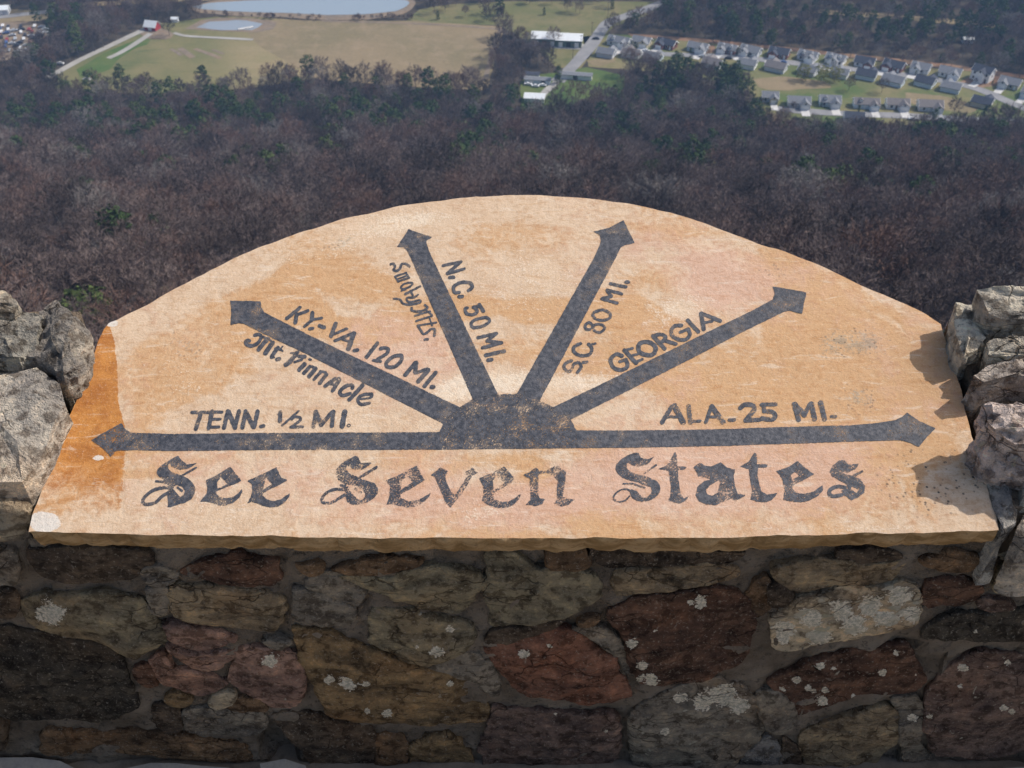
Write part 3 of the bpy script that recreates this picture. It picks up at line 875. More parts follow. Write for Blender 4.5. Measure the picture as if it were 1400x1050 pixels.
# ------------------------------------------------------------------ rubble masonry
def stone_part(outline3, nrm, depth, dome, seed, color, lichen=0.0, rough=0.004, edge=8.0, pale_spots=(), name='stone', strata=0.0, jag=0.0025, step=0.007, pale=0.0, facets=0, grow=0.0):
    """one lumpy stone: outline loop in space, outward normal, depth behind the loop"""
    o3 = np.asarray(outline3, float)
    nrm = np.asarray(nrm, float)
    nrm /= np.linalg.norm(nrm)
    o3 = 0.5 * (resample(o3, 0.012) * 1.0 + 0.5 * (np.roll(resample(o3, 0.012), 1, 0) + np.roll(resample(o3, 0.012), -1, 0)))
    peri = np.linalg.norm(np.diff(np.vstack([o3, o3[:1]]), axis=0), axis=1).sum()
    loop = resample(o3, max(step, peri / 170))
    n = len(loop)
    c = loop.mean(0)
    out = loop - c
    out = out - (out @ nrm)[:, None] * nrm
    ln = np.linalg.norm(out, axis=1)[:, None]
    loop = loop + out / ln * (jag * (1.5 * fbm(loop * 28, 2, seed + 50) + 1.3 * fbm(loop * 85, 3, seed)))[:, None]
    loop = loop + out / ln * grow
    K = int(np.clip(ln.mean() / (step * 0.95), 5, 22))
    fr = random.Random(seed * 7 + 1)
    ta = np.cross(nrm, [0.13, 0.31, 0.94])
    ta /= np.linalg.norm(ta)
    tb = np.cross(nrm, ta)
    planes = []
    for _ in range(fr.randint(5, 8)):
        an, sl = fr.uniform(0, 6.28), fr.uniform(0.02, 0.16)
        planes.append((sl * (math.cos(an) * ta + math.sin(an) * tb), fr.uniform(0.55, 1.5) * dome))
    S = np.concatenate([[1.0, 0.985, 0.95], np.linspace(0.9, 0.0, K, endpoint=False)])
    rings = []
    for d in (1.0, 0.5, 0.16, 0.05):
        sh = 1 - 0.10 * d + (0.012 if d < 0.3 else 0)
        rings.append(c + (loop - c) * sh - nrm * depth * d)
    for s_ in S:
        p = c + (loop - c) * s_
        h = np.min([k[1] - (p - c) @ k[0] for k in planes], axis=0)
        h = np.clip(h, -0.0015, 1.6 * dome) * (1 - s_ ** edge)
        nz = fbm(p * 16 + seed * 1.7, 4, seed + 3) * rough * 2.2 + fbm(p * 60 + seed, 3, seed + 5) * rough * 0.7
        if strata:
            q = p @ np.array([0.18, 0.1, 1.0]) * 55 + fbm(p * 14, 2, seed + 9) * 1.6
            nz = nz + strata * (np.abs((q % 1.0) - 0.5) * 2 - 0.5)
        h = h + nz * (1 - 0.55 * s_ ** 6)
        rings.append(p + nrm * np.reshape(h, (-1, 1)))
    V = np.vstack(rings + [(c + nrm * (dome + rough * fbm((c * 16 + seed)[None], 4, seed + 3)[0]))[None]])
    F = []
    nr = len(rings)
    for k in range(nr - 1):
        for i in range(n):
            F.append((k * n + i, k * n + (i + 1) % n, (k + 1) * n + (i + 1) % n, (k + 1) * n + i))
    for i in range(n):
        F.append(((nr - 1) * n + i, (nr - 1) * n + (i + 1) % n, nr * n))
    if facets:
        fr = random.Random(seed)
        ext = np.abs(V - c).max(0)
        top = nr * n - n
        for _ in range(facets):
            a = fr.uniform(0, 6.28)
            k = np.array([math.cos(a), math.sin(a) - 0.25, fr.uniform(0.5, 1.5)])
            k /= np.linalg.norm(k)
            dd = (V - c) @ k
            lim = dd.max() * fr.uniform(0.74, 0.92)
            V = V - np.maximum(0, dd - lim)[:, None] * 0.92 * k
        V = V + (0.0030 * fbm(V * 34, 3, seed + 13) + 0.0012 * fbm(V * 120, 2, seed + 14))[:, None] * np.array([0.5, -0.6, 0.7])
    px, py = to_px(V)
    pa = np.full(len(V), float(pale))
    for (x, y, r) in pale_spots:
        pa = np.maximum(pa, 1.0 * np.exp(-(((px - x) ** 2 + ((py - y) * 1.2) ** 2) / (0.75 * r * r))))
    me = new_mesh(name, V, F, M['stone'], True, {'pale': pa})
    bm = bmesh.new()
    bm.from_mesh(me)
    bmesh.ops.recalc_face_normals(bm, faces=bm.faces)
    bm.to_mesh(me)
    bm.free()
    ob = link(bpy.data.objects.new(name, me))
    ob.color = (*color, 1)
    ob['lichen'] = float(lichen)
    return child(lookout, ob)


TS = 3.386
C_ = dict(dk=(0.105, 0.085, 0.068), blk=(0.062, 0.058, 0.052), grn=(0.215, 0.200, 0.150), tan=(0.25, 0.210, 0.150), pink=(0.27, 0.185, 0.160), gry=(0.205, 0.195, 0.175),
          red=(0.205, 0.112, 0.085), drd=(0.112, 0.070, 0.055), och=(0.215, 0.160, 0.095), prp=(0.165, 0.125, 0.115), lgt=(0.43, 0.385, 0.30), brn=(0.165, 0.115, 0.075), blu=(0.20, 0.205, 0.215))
# (tile offset, colour, dome mm, lichen, strata mm, pale spots in photo px, outline in tile px)
FACE = [
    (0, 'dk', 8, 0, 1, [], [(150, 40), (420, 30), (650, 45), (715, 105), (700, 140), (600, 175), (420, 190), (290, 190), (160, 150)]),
    (0, 'gry', 6, 0, 0, [], [(650, 130), (720, 115), (830, 150), (820, 185), (690, 205)]),
    (0, 'gry', 6, 0, 0, [], [(-70, 40), (70, 45), (78, 190), (-70, 215)]),
    (0, 'grn', 14, 0, 1, [(70, 838, 26)], [(125, 262), (240, 245), (420, 250), (560, 262), (640, 262), (700, 340), (745, 405), (768, 450), (700, 500), (605, 545), (560, 505), (440, 458), (300, 448), (150, 395), (105, 340)]),
    (0, 'blk', 16, 0.05, 0, [], [(-70, 400), (90, 405), (240, 445), (430, 475), (545, 522), (600, 640), (638, 758), (500, 828), (300, 825), (60, 830), (0, 785), (-70, 745)]),
    (0, 'gry', 7, 0.1, 0, [], [(665, 220), (778, 218), (783, 340), (742, 362), (692, 302)]),
    (0, 'pink', 9, 0, 1, [], [(762, 382), (900, 400), (1050, 430), (1106, 462), (1000, 494), (900, 495), (795, 450)]),
    (0, 'pink', 11, 0, 1, [], [(780, 462), (880, 508), (990, 518), (1100, 486), (1086, 545), (960, 605), (872, 576), (803, 520)]),
    (0, 'pink', 9, 0, 0, [], [(694, 552), (770, 514), (800, 588), (850, 584), (950, 622), (1046, 652), (1036, 678), (930, 718), (742, 668)]),
    (0, 'drd', 6, 0, 0, [], [(630, 602), (690, 568), (726, 668), (652, 658)]),
    (0, 'pink', 12, 0.12, 0, [(370, 905, 14)], [(1090, 560), (1115, 492), (1245, 502), (1362, 522), (1398, 600), (1412, 680), (1383, 762), (1275, 772), (1182, 728), (1062, 650)]),
    (0, 'och', 6, 0, 0, [], [(742, 732), (830, 708), (888, 740), (878, 768), (772, 760)]),
    (0, 'lgt', 7, 0, 0, [], [(968, 745), (1040, 694), (1086, 712), (1040, 763), (986, 768)]),
    (0, 'brn', 6, 0, 0, [], [(1075, 735), (1180, 738), (1250, 785), (1060, 778)]),
    (0, 'gry', 10, 0.06, 1, [], [(838, 784), (1000, 779), (1200, 792), (1238, 802), (1228, 850), (1180, 902), (1000, 888), (862, 888)]),
    (0, 'dk', 5, 0, 0, [], [(704, 752), (818, 782), (828, 888), (762, 888), (704, 830)]),
    (0, 'brn', 8, 0, 0, [], [(192, 888), (338, 884), (342, 990), (192, 985)]),
    (0, 'brn', 9, 0, 1, [], [(354, 888), (600, 888), (820, 908), (1000, 932), (1128, 955), (1165, 1020), (900, 1012), (780, 1005), (690, 985), (460, 975), (354, 985)]),
    (0, 'drd', 8, 0, 1, [], [(842, 135), (930, 100), (1100, 60), (1260, 80), (1288, 198), (1185, 203), (1000, 183), (872, 163)]),
    (0, 'tan', 12, 0.05, 1.5, [], [(788, 208), (900, 208), (1185, 228), (1298, 258), (1322, 310), (1298, 398), (1200, 408), (1020, 388), (862, 362), (794, 342)]),
    (0, 'dk', 6, 0, 0, [], [(-70, 240), (78, 238), (88, 330), (60, 350), (-70, 352)]),
    (0, 'dk', 8, 0, 0, [], [(-70, 790), (0, 852), (28, 900), (18, 965), (-70, 965)]),
    (1, 'brn', 5, 0, 0, [], [(184, 98), (300, 100), (318, 128), (240, 158), (194, 130)]),
    (1, 'brn', 6, 0, 1, [], [(334, 130), (560, 85), (700, 75), (766, 90), (758, 126), (600, 146), (450, 152), (382, 143)]),
    (1, 'grn', 13, 0, 1.5, [], [(394, 164), (600, 159), (780, 129), (900, 124), (1008, 139), (1051, 167), (1036, 213), (998, 268), (928, 337), (800, 317), (642, 258), (502, 214)]),
    (1, 'gry', 10, 0, 0, [], [(174, 219), (330, 254), (466, 313), (466, 368), (418, 396), (330, 391), (174, 347)]),
    (1, 'grn', 11, 0.10, 1, [(615, 860, 9), (570, 885, 5), (597, 890, 12)], [(534, 314), (680, 314), (860, 354), (988, 389), (1011, 430), (996, 478), (888, 541), (762, 574), (700, 546), (600, 506), (534, 476), (519, 400)]),
    (1, 'och', 16, 0.08, 1, [(475, 935, 14), (500, 935, 7), (615, 936, 7), (502, 972, 6), (530, 975, 10), (450, 930, 9)], [(179, 409), (330, 424), (480, 484), (560, 524), (700, 574), (860, 604), (1036, 652), (1071, 720), (1056, 836), (900, 841), (700, 846), (520, 836), (402, 816), (324, 787), (273, 690), (233, 610), (198, 510)]),
    (1, 'gry', 5, 0, 0, [], [(20, 458), (172, 458), (168, 488), (62, 498)]),
    (1, 'dk', 12, 0, 0, [], [(74, 799), (200, 799), (380, 844), (518, 864), (541, 902), (541, 1040), (420, 1075), (272, 1075), (233, 980), (172, 920), (83, 840)]),
    (1, 'brn', 8, 0, 0, [], [(549, 896), (688, 914), (697, 1075), (552, 1075)]),
    (1, 'och', 8, 0, 1, [], [(724, 934), (898, 895), (957, 952), (1032, 1075), (712, 1075)]),
    (1, 'dk', 5, 0, 1, [], [(1046, 470), (1070, 428), (1185, 402), (1330, 378), (1420, 340), (1400, 400), (1260, 440), (1120, 482)]),
    (1, 'gry', 5, 0, 0, [], [(770, 586), (900, 560), (1010, 505), (1100, 590), (1140, 700), (1085, 722), (1046, 645), (870, 600)]),
    (1, 'gry', 4, 0, 0, [], [(255, 168), (385, 158), (495, 228), (470, 296), (350, 250), (215, 208)]),
    (2, 'grn', 13, 0, 2, [], [(-113, 60), (-60, 45), (20, 75), (120, 134), (300, 144), (396, 153), (416, 258), (330, 306), (150, 356), (0, 371), (-98, 394), (-107, 330), (-121, 200)]),
    (2, 'brn', 6, 0, 0, [], [(154, 40), (330, 30), (366, 108), (290, 131), (162, 121)]),
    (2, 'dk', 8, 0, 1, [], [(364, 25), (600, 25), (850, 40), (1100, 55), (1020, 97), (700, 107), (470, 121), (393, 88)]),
    (2, 'tan', 9, 0, 2, [], [(484, 134), (700, 119), (1000, 104), (1056, 160), (958, 192), (830, 211), (650, 231), (494, 255), (464, 200)]),
    (2, 'red', 14, 0, 1.5, [(715, 895, 10), (752, 883, 5)], [(-116, 502), (0, 464), (120, 424), (230, 409), (328, 443), (417, 493), (476, 552), (477, 600), (564, 709), (470, 741), (300, 746), (102, 716), (33, 687), (-68, 590)]),
    (2, 'drd', 14, 0.05, 0, [(865, 878, 11), (958, 823, 13), (944, 823, 7), (878, 910, 9), (890, 930, 14), (896, 862, 4), (875, 928, 8)], [(444, 324), (640, 264), (830, 239), (998, 209), (1057, 242), (1077, 300), (1136, 380), (1106, 498), (1038, 556), (898, 636), (720, 666), (593, 661), (554, 560), (524, 470)]),
    (2, 'brn', 5, 0, 0, [], [(294, 380), (360, 344), (406, 362), (388, 391)]),
    (2, 'gry', 14, 0.16, 0, [(985, 950, 26), (960, 960, 20), (1010, 965, 20), (930, 955, 12), (910, 1000, 10)], [(554, 812), (692, 714), (840, 664), (958, 644), (1058, 684), (1146, 742), (1166, 820), (1146, 928), (1048, 998), (1020, 1075), (600, 1075), (549, 980)]),
    (2, 'prp', 12, 0.06, 1.5, [(760, 976, 4), (828, 1000, 4)], [(-86, 764), (0, 784), (200, 804), (400, 814), (496, 804), (501, 900), (486, 990), (440, 1075), (-136, 1075), (-136, 980), (-106, 860)]),
    (2, 'gry', 4, 0, 0, [], [(270, 408), (400, 392), (470, 420), (520, 520), (545, 600), (520, 620), (490, 545), (425, 480), (335, 432)]),
    (2, 'brn', 5, 0, 0, [], [(1085, 300), (1110, 190), (1185, 170), (1230, 250), (1195, 300), (1140, 360)]),
    (3, 'lgt', 11, 0.3, 0, [(1075, 860, 22), (1110, 845, 22), (1150, 835, 22), (1190, 830, 22), (1230, 815, 22), (1245, 840, 18), (1120, 870, 20), (1070, 870, 16), (1170, 855, 22), (1210, 845, 22)], [(4, 390), (33, 323), (92, 313), (113, 258), (230, 243), (370, 218), (540, 223), (600, 184), (678, 203), (711, 250), (697, 300), (696, 388), (600, 407), (400, 451), (200, 486), (62, 511), (23, 460)]),
    (3, 'tan', 9, 0, 2.5, [], [(4, 130), (200, 90), (450, 105), (650, 98), (562, 146), (556, 186), (400, 201), (230, 221), (132, 236), (62, 198)]),
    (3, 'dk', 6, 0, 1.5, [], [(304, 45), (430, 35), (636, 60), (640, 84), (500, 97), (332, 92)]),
    (3, 'brn', 7, 0, 1, [], [(692, 92), (880, 35), (1016, 85), (958, 136), (760, 117)]),
    (3, 'drd', 9, 0, 1, [], [(744, 192), (860, 164), (958, 174), (996, 234), (928, 296), (820, 306), (714, 306)]),
    (3, 'grn', 8, 0, 0, [], [(1054, 190), (1102, 134), (1260, 100), (1260, 250), (1054, 238)]),
    (3, 'prp', 6, 0, 0, [(1395, 837, 10)], [(964, 264), (1146, 268), (1146, 307), (1000, 327), (954, 299)]),
    (3, 'blk', 9, 0.08, 1.5, [(1335, 864, 6)], [(704, 420), (830, 354), (1000, 334), (1300, 304), (1300, 436), (1050, 456), (820, 446), (722, 456)]),
    (3, 'drd', 9, 0.10, 2, [(1122, 910, 9), (1140, 913, 6), (1090, 930, 9), (1105, 940, 8), (1070, 942, 6), (1128, 943, 7), (1124, 958, 12), (1167, 952, 6), (1226, 893, 6), (1207, 920, 8), (1254, 922, 4), (1112, 945, 6), (1096, 962, 4)], [(6, 644), (150, 584), (330, 524), (520, 494), (638, 484), (677, 560), (736, 648), (688, 687), (560, 711), (440, 697), (300, 756), (152, 805), (132, 760), (20, 668)]),
    (3, 'gry', 10, 0.05, 0, [], [(-60, 694), (30, 694), (98, 732), (126, 790), (117, 838), (60, 886), (0, 877), (-30, 800)]),
    (3, 'tan', 12, 0.04, 1, [], [(134, 902), (300, 834), (420, 799), (558, 764), (606, 802), (606, 928), (538, 988), (432, 1075), (182, 1075)]),
    (3, 'dk', 5, 0, 0, [], [(66, 905), (132, 950), (168, 1075), (84, 1075)]),
    (3, 'prp', 14, 0.12, 1, [(1315, 912, 9), (1352, 910, 4), (1318, 914, 7), (1378, 906, 6), (1313, 938, 6), (1383, 972, 7), (1372, 968, 8), (1270, 980, 5)], [(744, 682), (850, 584), (960, 524), (1050, 519), (1300, 564), (1300, 960), (1000, 1006), (782, 986), (724, 900)]),
    (3, 'gry', 6, 0.02, 0, [(1247, 982, 9)], [(560, 742), (690, 720), (722, 800), (700, 930), (760, 1000), (620, 1010), (616, 800)]),
    (3, 'blu', 8, 0.05, 0, [], [(-140, 1075), (-100, 994), (0, 904), (56, 960), (72, 1075)]),
    (3, 'dk', 6, 0, 1, [], [(4, 200), (60, 205), (125, 245), (90, 300), (30, 310), (4, 290)]),
]
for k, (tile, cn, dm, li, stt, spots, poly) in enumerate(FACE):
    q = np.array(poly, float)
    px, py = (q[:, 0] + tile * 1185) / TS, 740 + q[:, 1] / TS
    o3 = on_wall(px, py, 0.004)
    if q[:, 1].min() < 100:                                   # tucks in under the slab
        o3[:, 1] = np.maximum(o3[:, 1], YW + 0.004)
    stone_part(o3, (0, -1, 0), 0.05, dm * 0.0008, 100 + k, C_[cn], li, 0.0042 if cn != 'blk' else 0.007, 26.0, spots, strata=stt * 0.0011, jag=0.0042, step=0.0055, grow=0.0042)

# ------------------------------------------------------------------ mortar core
def core(x0, x1, top_h, seed, yb=None):
    nx, nz = int((x1 - x0) / 0.010), 60
    xs = np.linspace(x0, x1, nx)
    ztop = SF[2] + (YM - SF[1]) * math.tan(TILT) + top_h
    V = np.array([(x, YM, -0.06 + (ztop + 0.06) * j / nz) for j in range(nz + 1) for x in xs])
    V[:, 1] += 0.013 * fbm(V * 17, 4, seed) + 0.008 * fbm(V * 70, 3, seed + 1)
    qx, qy = to_px(V)
    V[:, 1] += 0.16 * sstep(0.35, 0.75, blob(qx, qy, 388, 1016, 34, 30))      # the weep hole at the foot
    F = [(j * nx + i, j * nx + i + 1, (j + 1) * nx + i + 1, (j + 1) * nx + i) for j in range(nz) for i in range(nx - 1)]
    if yb is not None:
        rows = [V[-nx:].copy()]
        for t in np.linspace(0.06, 1, 18):
            r = rows[0].copy()
            r[:, 1] = rows[0][:, 1] * (1 - t) + (yb + 0.01 * fbm(r * 9, 2, seed + 4)) * t
            r[:, 2] = SF[2] + (r[:, 1] - SF[1]) * math.tan(TILT) + top_h + 0.008 * fbm(r * 24, 3, seed + 2)
            rows.append(r)
        b = rows[-1].copy()
        b[:, 1] += 0.03
        b[:, 2] = -1.2
        rows.append(b)
        base = len(V) - nx
        V = np.vstack([V] + rows[1:])
        for k in range(len(rows) - 1):
            F += [(base + k * nx + i, base + k * nx + i + 1, base + (k + 1) * nx + i + 1, base + (k + 1) * nx + i) for i in range(nx - 1)]
        for side, fl in ((0, False), (nx - 1, True)):
            idx = [j * nx + side for j in range(nz + 1)] + [base + k * nx + side for k in range(1, len(rows))]
            F.append(tuple(idx[::-1] if fl else idx))
    child(lookout, mesh_obj('mortar', V, F, M['mortar'], False))


XL, XR = -0.648, 0.655
YB = float(on_slab(np.array([50.0]), np.array([436.0]))[0][1])
core(XL, XR, -THK / math.cos(TILT) - 0.002, 201)
core(-1.75, XL - 0.001, 0.012, 205, YB)
core(XR + 0.001, 1.75, 0.006, 209, YB)


def bastion():
    """the round back of the wall under the slab"""
    o = np.array(OUTLINE, float)
    P = on_slab(o[:, 0], o[:, 1], -THK - 0.003)
    P = resample(P, 0.02)
    c = np.array([0.0, SF[1] + 0.22, P[:, 2].mean()])
    d = P - c
    d[:, 2] = 0
    L = np.linalg.norm(d, axis=1)[:, None]
    P = P - d / L * 0.03
    P = P[P[:, 1] > YM + 0.02]
    i0 = np.argmax(np.linalg.norm(np.diff(np.vstack([P, P[:1]]), axis=0), axis=1)) + 1
    P = np.roll(P, -i0, 0)
    n = len(P)
    rows = []
    for k in range(14):
        q = P.copy()
        q[:, 2] = P[:, 2] * (1 - k / 13) - 1.4 * k / 13
        q[:, :2] += (d[:, :2] * 0)[:n] + (0.012 * fbm(q * 12, 3, 230))[:, None] * np.sign(q[:, :2] - c[:2])
        rows.append(q)
    V = np.vstack(rows)
    F = [(k * n + i, k * n + i + 1, (k + 1) * n + i + 1, (k + 1) * n + i) for k in range(13) for i in range(n - 1)]
    child(lookout, mesh_obj('wall_back', V, F, M['mortar'], False))


bastion()

# ------------------------------------------------------------------ stones set on top, either side of the slab
def cap_stone(poly, h, depth, dome, seed, cn, lichen=0.0, rough=0.005, edge=5.0, spots=(), tiltn=None, strata=0.0, jag=0.003):
    q = np.array(poly, float)
    rock_part(on_slab(q[:, 0], q[:, 1], h), depth, seed, C_[cn] if isinstance(cn, str) else cn, lichen, rough, dome)


def rock_part(top, depth, seed, color, lichen=0.1, rough=0.006, relief=0.012, cell=0.0075):
    """an angular broken block: corners at uneven heights, flat broken faces, rough skin"""
    r = random.Random(seed)
    top = np.asarray(top, float)
    if ((np.roll(top[:, 0], -1) - top[:, 0]) * (np.roll(top[:, 1], -1) + top[:, 1])).sum() > 0:
        top = top[::-1]
    n = len(top)
    c = top.mean(0)
    out = (top - c) * np.array([1, 1, 0])
    L = np.linalg.norm(out, axis=1)[:, None]
    bm = bmesh.new()
    rim = [bm.verts.new(p + np.array([0, 0, r.uniform(-0.7, 0.25) * relief])) for p in top]
    inner_n = max(3, n // 2)
    ins = []
    for k in range(n):
        p = c + (top[k] - c) * r.uniform(0.45, 0.72)
        ins.append(bm.verts.new(p + np.array([0, 0, r.uniform(0.15, 1.15) * relief])))
    mid = bm.verts.new(c + np.array([r.uniform(-.01, .01), r.uniform(-.01, .01), r.uniform(0.5, 1.0) * relief]))
    low = [bm.verts.new(top[k] + out[k] / L[k] * r.uniform(-0.008, 0.002) - np.array([0, 0, depth * r.uniform(0.28, 0.5)])) for k in range(n)]
    bot = [bm.verts.new(top[k] + out[k] / L[k] * r.uniform(-0.012, 0.004) - np.array([0, 0, depth])) for k in range(n)]
    for k in range(n):
        m = (k + 1) % n
        if r.random() < 0.5:
            bm.faces.new((rim[k], rim[m], ins[k])); bm.faces.new((rim[m], ins[m], ins[k]))
        else:
            bm.faces.new((rim[k], rim[m], ins[m])); bm.faces.new((rim[k], ins[m], ins[k]))
        bm.faces.new((ins[k], ins[m], mid))
        for A_, B_ in ((low, rim), (bot, low)):
            if r.random() < 0.5:
                bm.faces.new((A_[k], A_[m], B_[k])); bm.faces.new((A_[m], B_[m], B_[k]))
            else:
                bm.faces.new((A_[k], A_[m], B_[m])); bm.faces.new((A_[k], B_[m], B_[k]))
    for _ in range(6):
        es = [e for e in bm.edges if e.calc_length() > cell * 1.5]
        if not es:
            break
        bmesh.ops.subdivide_edges(bm, edges=es, cuts=1, use_grid_fill=True)
        bmesh.ops.triangulate(bm, faces=[f for f in bm.faces if len(f.verts) > 3])
    bmesh.ops.recalc_face_normals(bm, faces=bm.faces)
    bm.normal_update()
    V = np.array([v.co for v in bm.verts])
    N_ = np.array([v.normal for v in bm.verts])
    a = 0.85 * rough * (1.1 * fbm(V * 22 + seed, 3, seed) + 0.9 * (0.35 - np.abs(fbm(V * 46 + seed, 3, seed + 1))) + 0.35 * fbm(V * 110, 2, seed + 2))
    lay = (V @ np.array([0.2 * r.uniform(-1, 1), 0.25, 1.0]) * 70 + 1.5 * fbm(V * 12, 2, seed + 4)) % 1.0
    a = a - 0.35 * rough * (lay < 0.18)
    V = V + N_ * a[:, None]
    for v, p in zip(bm.verts, V):
        v.co = p
    me = bpy.data.meshes.new('stone')
    bm.to_mesh(me)
    bm.free()
    me.materials.append(M['stone'])
    me.polygons.foreach_set('use_smooth', [True] * len(me.polygons))
    me.set_sharp_from_angle(angle=R(32))
    ob = link(bpy.data.objects.new('stone', me))
    ob.color = (*color, 1)
    ob['lichen'] = float(lichen)
    return child(lookout, ob)


G1, G2 = (0.31, 0.30, 0.265), (0.235, 0.235, 0.21)
cap_stone([(-250, 520), (-11, 506), (24, 503), (51, 505), (69, 513), (82, 528), (86, 545), (75, 572), (59, 610), (43, 640), (29, 656), (-11, 660), (-250, 655)], 0.045, 0.13, 0.016, 301, (0.436, 0.446, 0.437), 0.16, 0.0022, 5.0)
cap_stone([(36, 486), (46, 458), (56, 430), (70, 410), (80, 414), (98, 420), (110, 426), (122, 446), (110, 474), (98, 500), (86, 512), (72, 500), (50, 490)], 0.055, 0.14, 0.014, 302, (0.303, 0.310, 0.308), 0.16, 0.011, 5.0, strata=0.002)
cap_stone([(-250, 434), (0, 430), (35, 428), (60, 431), (53, 456), (43, 484), (20, 490), (-250, 490)], 0.06, 0.14, 0.016, 303, (0.323, 0.344, 0.339), 0.18, 0.010, 6.0)
cap_stone([(-250, 384), (0, 392), (16, 402), (26, 418), (18, 425), (-250, 428)], 0.085, 0.14, 0.018, 304, (0.411, 0.412, 0.379), 0.12, 0.006, 3.5)
cap_stone([(-250, 492), (10, 493), (34, 494), (40, 503), (0, 512), (-250, 515)], 0.035, 0.10, 0.006, 305, (0.300, 0.307, 0.260), 0.1, 0.004, 4.0)
stone_part(on_wall(np.array([-70, -20, 20, 38, 42, 30, -70]), np.array([676, 684, 688, 694, 718, 738, 745]), 0.015), (0, -1, 0.15), 0.12, 0.012, 306, (0.317, 0.313, 0.275), 0.08, 0.004, 6.0)
# right side
cap_stone([(1338, 396), (1359, 394), (1378, 397), (1640, 405), (1640, 436), (1372, 430), (1354, 424), (1344, 412)], 0.085, 0.16, 0.012, 311, (0.552, 0.566, 0.535), 0.08, 0.006, 5.0, strata=0.0015)
cap_stone([(1306, 414), (1320, 416), (1342, 420), (1341, 448), (1345, 464), (1336, 474), (1320, 482), (1311, 470), (1302, 442)], 0.045, 0.14, 0.010, 312, (0.508, 0.529, 0.507), 0.14, 0.007, 6.0)
cap_stone([(1342, 430), (1354, 440), (1366, 452), (1350, 458), (1342, 448)], 0.05, 0.12, 0.006, 313, (0.323, 0.334, 0.329), 0.05, 0.004, 5.0)
cap_stone([(1351, 467), (1360, 459), (1385, 457), (1640, 460), (1640, 484), (1353, 482)], 0.062, 0.13, 0.010, 314, (0.486, 0.501, 0.473), 0.26, 0.006, 5.0)
cap_stone([(1333, 510), (1351, 493), (1373, 491), (1640, 492), (1640, 518), (1378, 512), (1346, 520)], 0.052, 0.14, 0.010, 315, (0.391, 0.387, 0.390), 0.10, 0.006, 4.5)
cap_stone([(1346, 552), (1364, 550), (1392, 551), (1640, 555), (1640, 618), (1414, 612), (1384, 602), (1360, 588), (1349, 570)], 0.085, 0.17, 0.008, 316, (0.550, 0.518, 0.532), 0.16, 0.012, 6.0, jag=0.004)
cap_stone([(1345, 640), (1360, 638), (1378, 652), (1392, 688), (1390, 714), (1372, 724), (1358, 690)], 0.004, 0.12, 0.006, 317, (0.389, 0.410, 0.419), 0.04, 0.004, 6.0)
cap_stone([(1392, 640), (1640, 636), (1640, 680), (1398, 680)], 0.02, 0.12, 0.008, 318, (0.378, 0.402, 0.390), 0.12, 0.005, 5.0)
cap_stone([(1388, 727), (1402, 697), (1640, 692), (1640, 735), (1402, 738)], 0.000, 0.12, 0.008, 319, (0.375, 0.365, 0.345), 0.08, 0.005, 5.0)
# the wall goes on past both sides of the picture
rng = random.Random(8)


def jitter_quad(x0, x1, y0, y1, g):
    e = []
    for (ax, ay), (bx, by) in (((x0, y0), (x1, y0)), ((x1, y0), (x1, y1)), ((x1, y1), (x0, y1)), ((x0, y1), (x0, y0))):
        for t_ in (0.06, 0.5):
            e.append((ax + (bx - ax) * t_ + rng.uniform(-g, g), ay + (by - ay) * t_ + rng.uniform(-g, g)))
    return e


for sgn in (-1, 1):
    y = YM + 0.012
    while y < YB - 0.05:
        d_ = rng.uniform(0.10, 0.16)
        x = 0.535 * 1.37 * 1.14 + rng.uniform(0.10, 0.15)
        while x < 1.72:
            w_ = rng.uniform(0.14, 0.28)
            h = rng.uniform(0.035, 0.065)
            loop = [(sgn * a, b_, SF[2] + (b_ - SF[1]) * math.tan(TILT) + h) for a, b_ in jitter_quad(x, x + w_, y, min(YB + 0.02, y + d_), 0.010)]
            rock_part(loop, 0.12, rng.randrange(9999), rng.choice([(0.40, 0.38, 0.33), (0.33, 0.33, 0.29), (0.38, 0.31, 0.26), (0.34, 0.31, 0.23)]), rng.uniform(0, 0.2), 0.006, 0.014, 0.012)
            x += w_ + 0.006
        y += d_ + 0.004
    z = 0.0
    while z < 0.60:
        hh = min(rng.uniform(0.08, 0.14), 0.64 - z)
        x = 0.535 * (YW * math.cos(PITCH) + (EYE - z - hh / 2) * math.sin(PITCH)) + rng.uniform(0.005, 0.02)
        while x < 1.74:
            w_ = rng.uniform(0.11, 0.28)
            loop = [(sgn * a, YW + 0.004, b_) for a, b_ in jitter_quad(x, x + w_, z, z + hh, 0.011)]
            stone_part(loop, (0, -1, 0), 0.05, 0.007, rng.randrange(9999), C_[rng.choice(['dk', 'grn', 'tan', 'gry', 'gry', 'drd', 'prp', 'brn', 'brn', 'pink'])], rng.uniform(0, 0.1), 0.0045, 14.0, step=0.010, strata=0.0008, jag=0.0036)
            x += w_ + 0.010
        z += hh + 0.008

# ------------------------------------------------------------------ terrace in front of the wall
terrace = mesh_obj('terrace', [(-4, -6, 0.03), (4, -6, 0.03), (4, YM + 0.05, 0.03), (-4, YM + 0.05, 0.03)], [(0, 1, 2, 3)], M['joint'], kind='structure')
rng = random.Random(5)
ys_ = [-2.2, -1.6, -1.05, -0.5, 0.05, 0.42, 0.74]
xs0 = -2.4
cols = 9
grid = {}
for j, y in enumerate(ys_):
    for i in range(cols + 1):
        grid[i, j] = (xs0 + i * 0.55 + rng.uniform(-0.09, 0.09), y + rng.uniform(-0.08, 0.08) * (1 if j < 6 else 0.25))


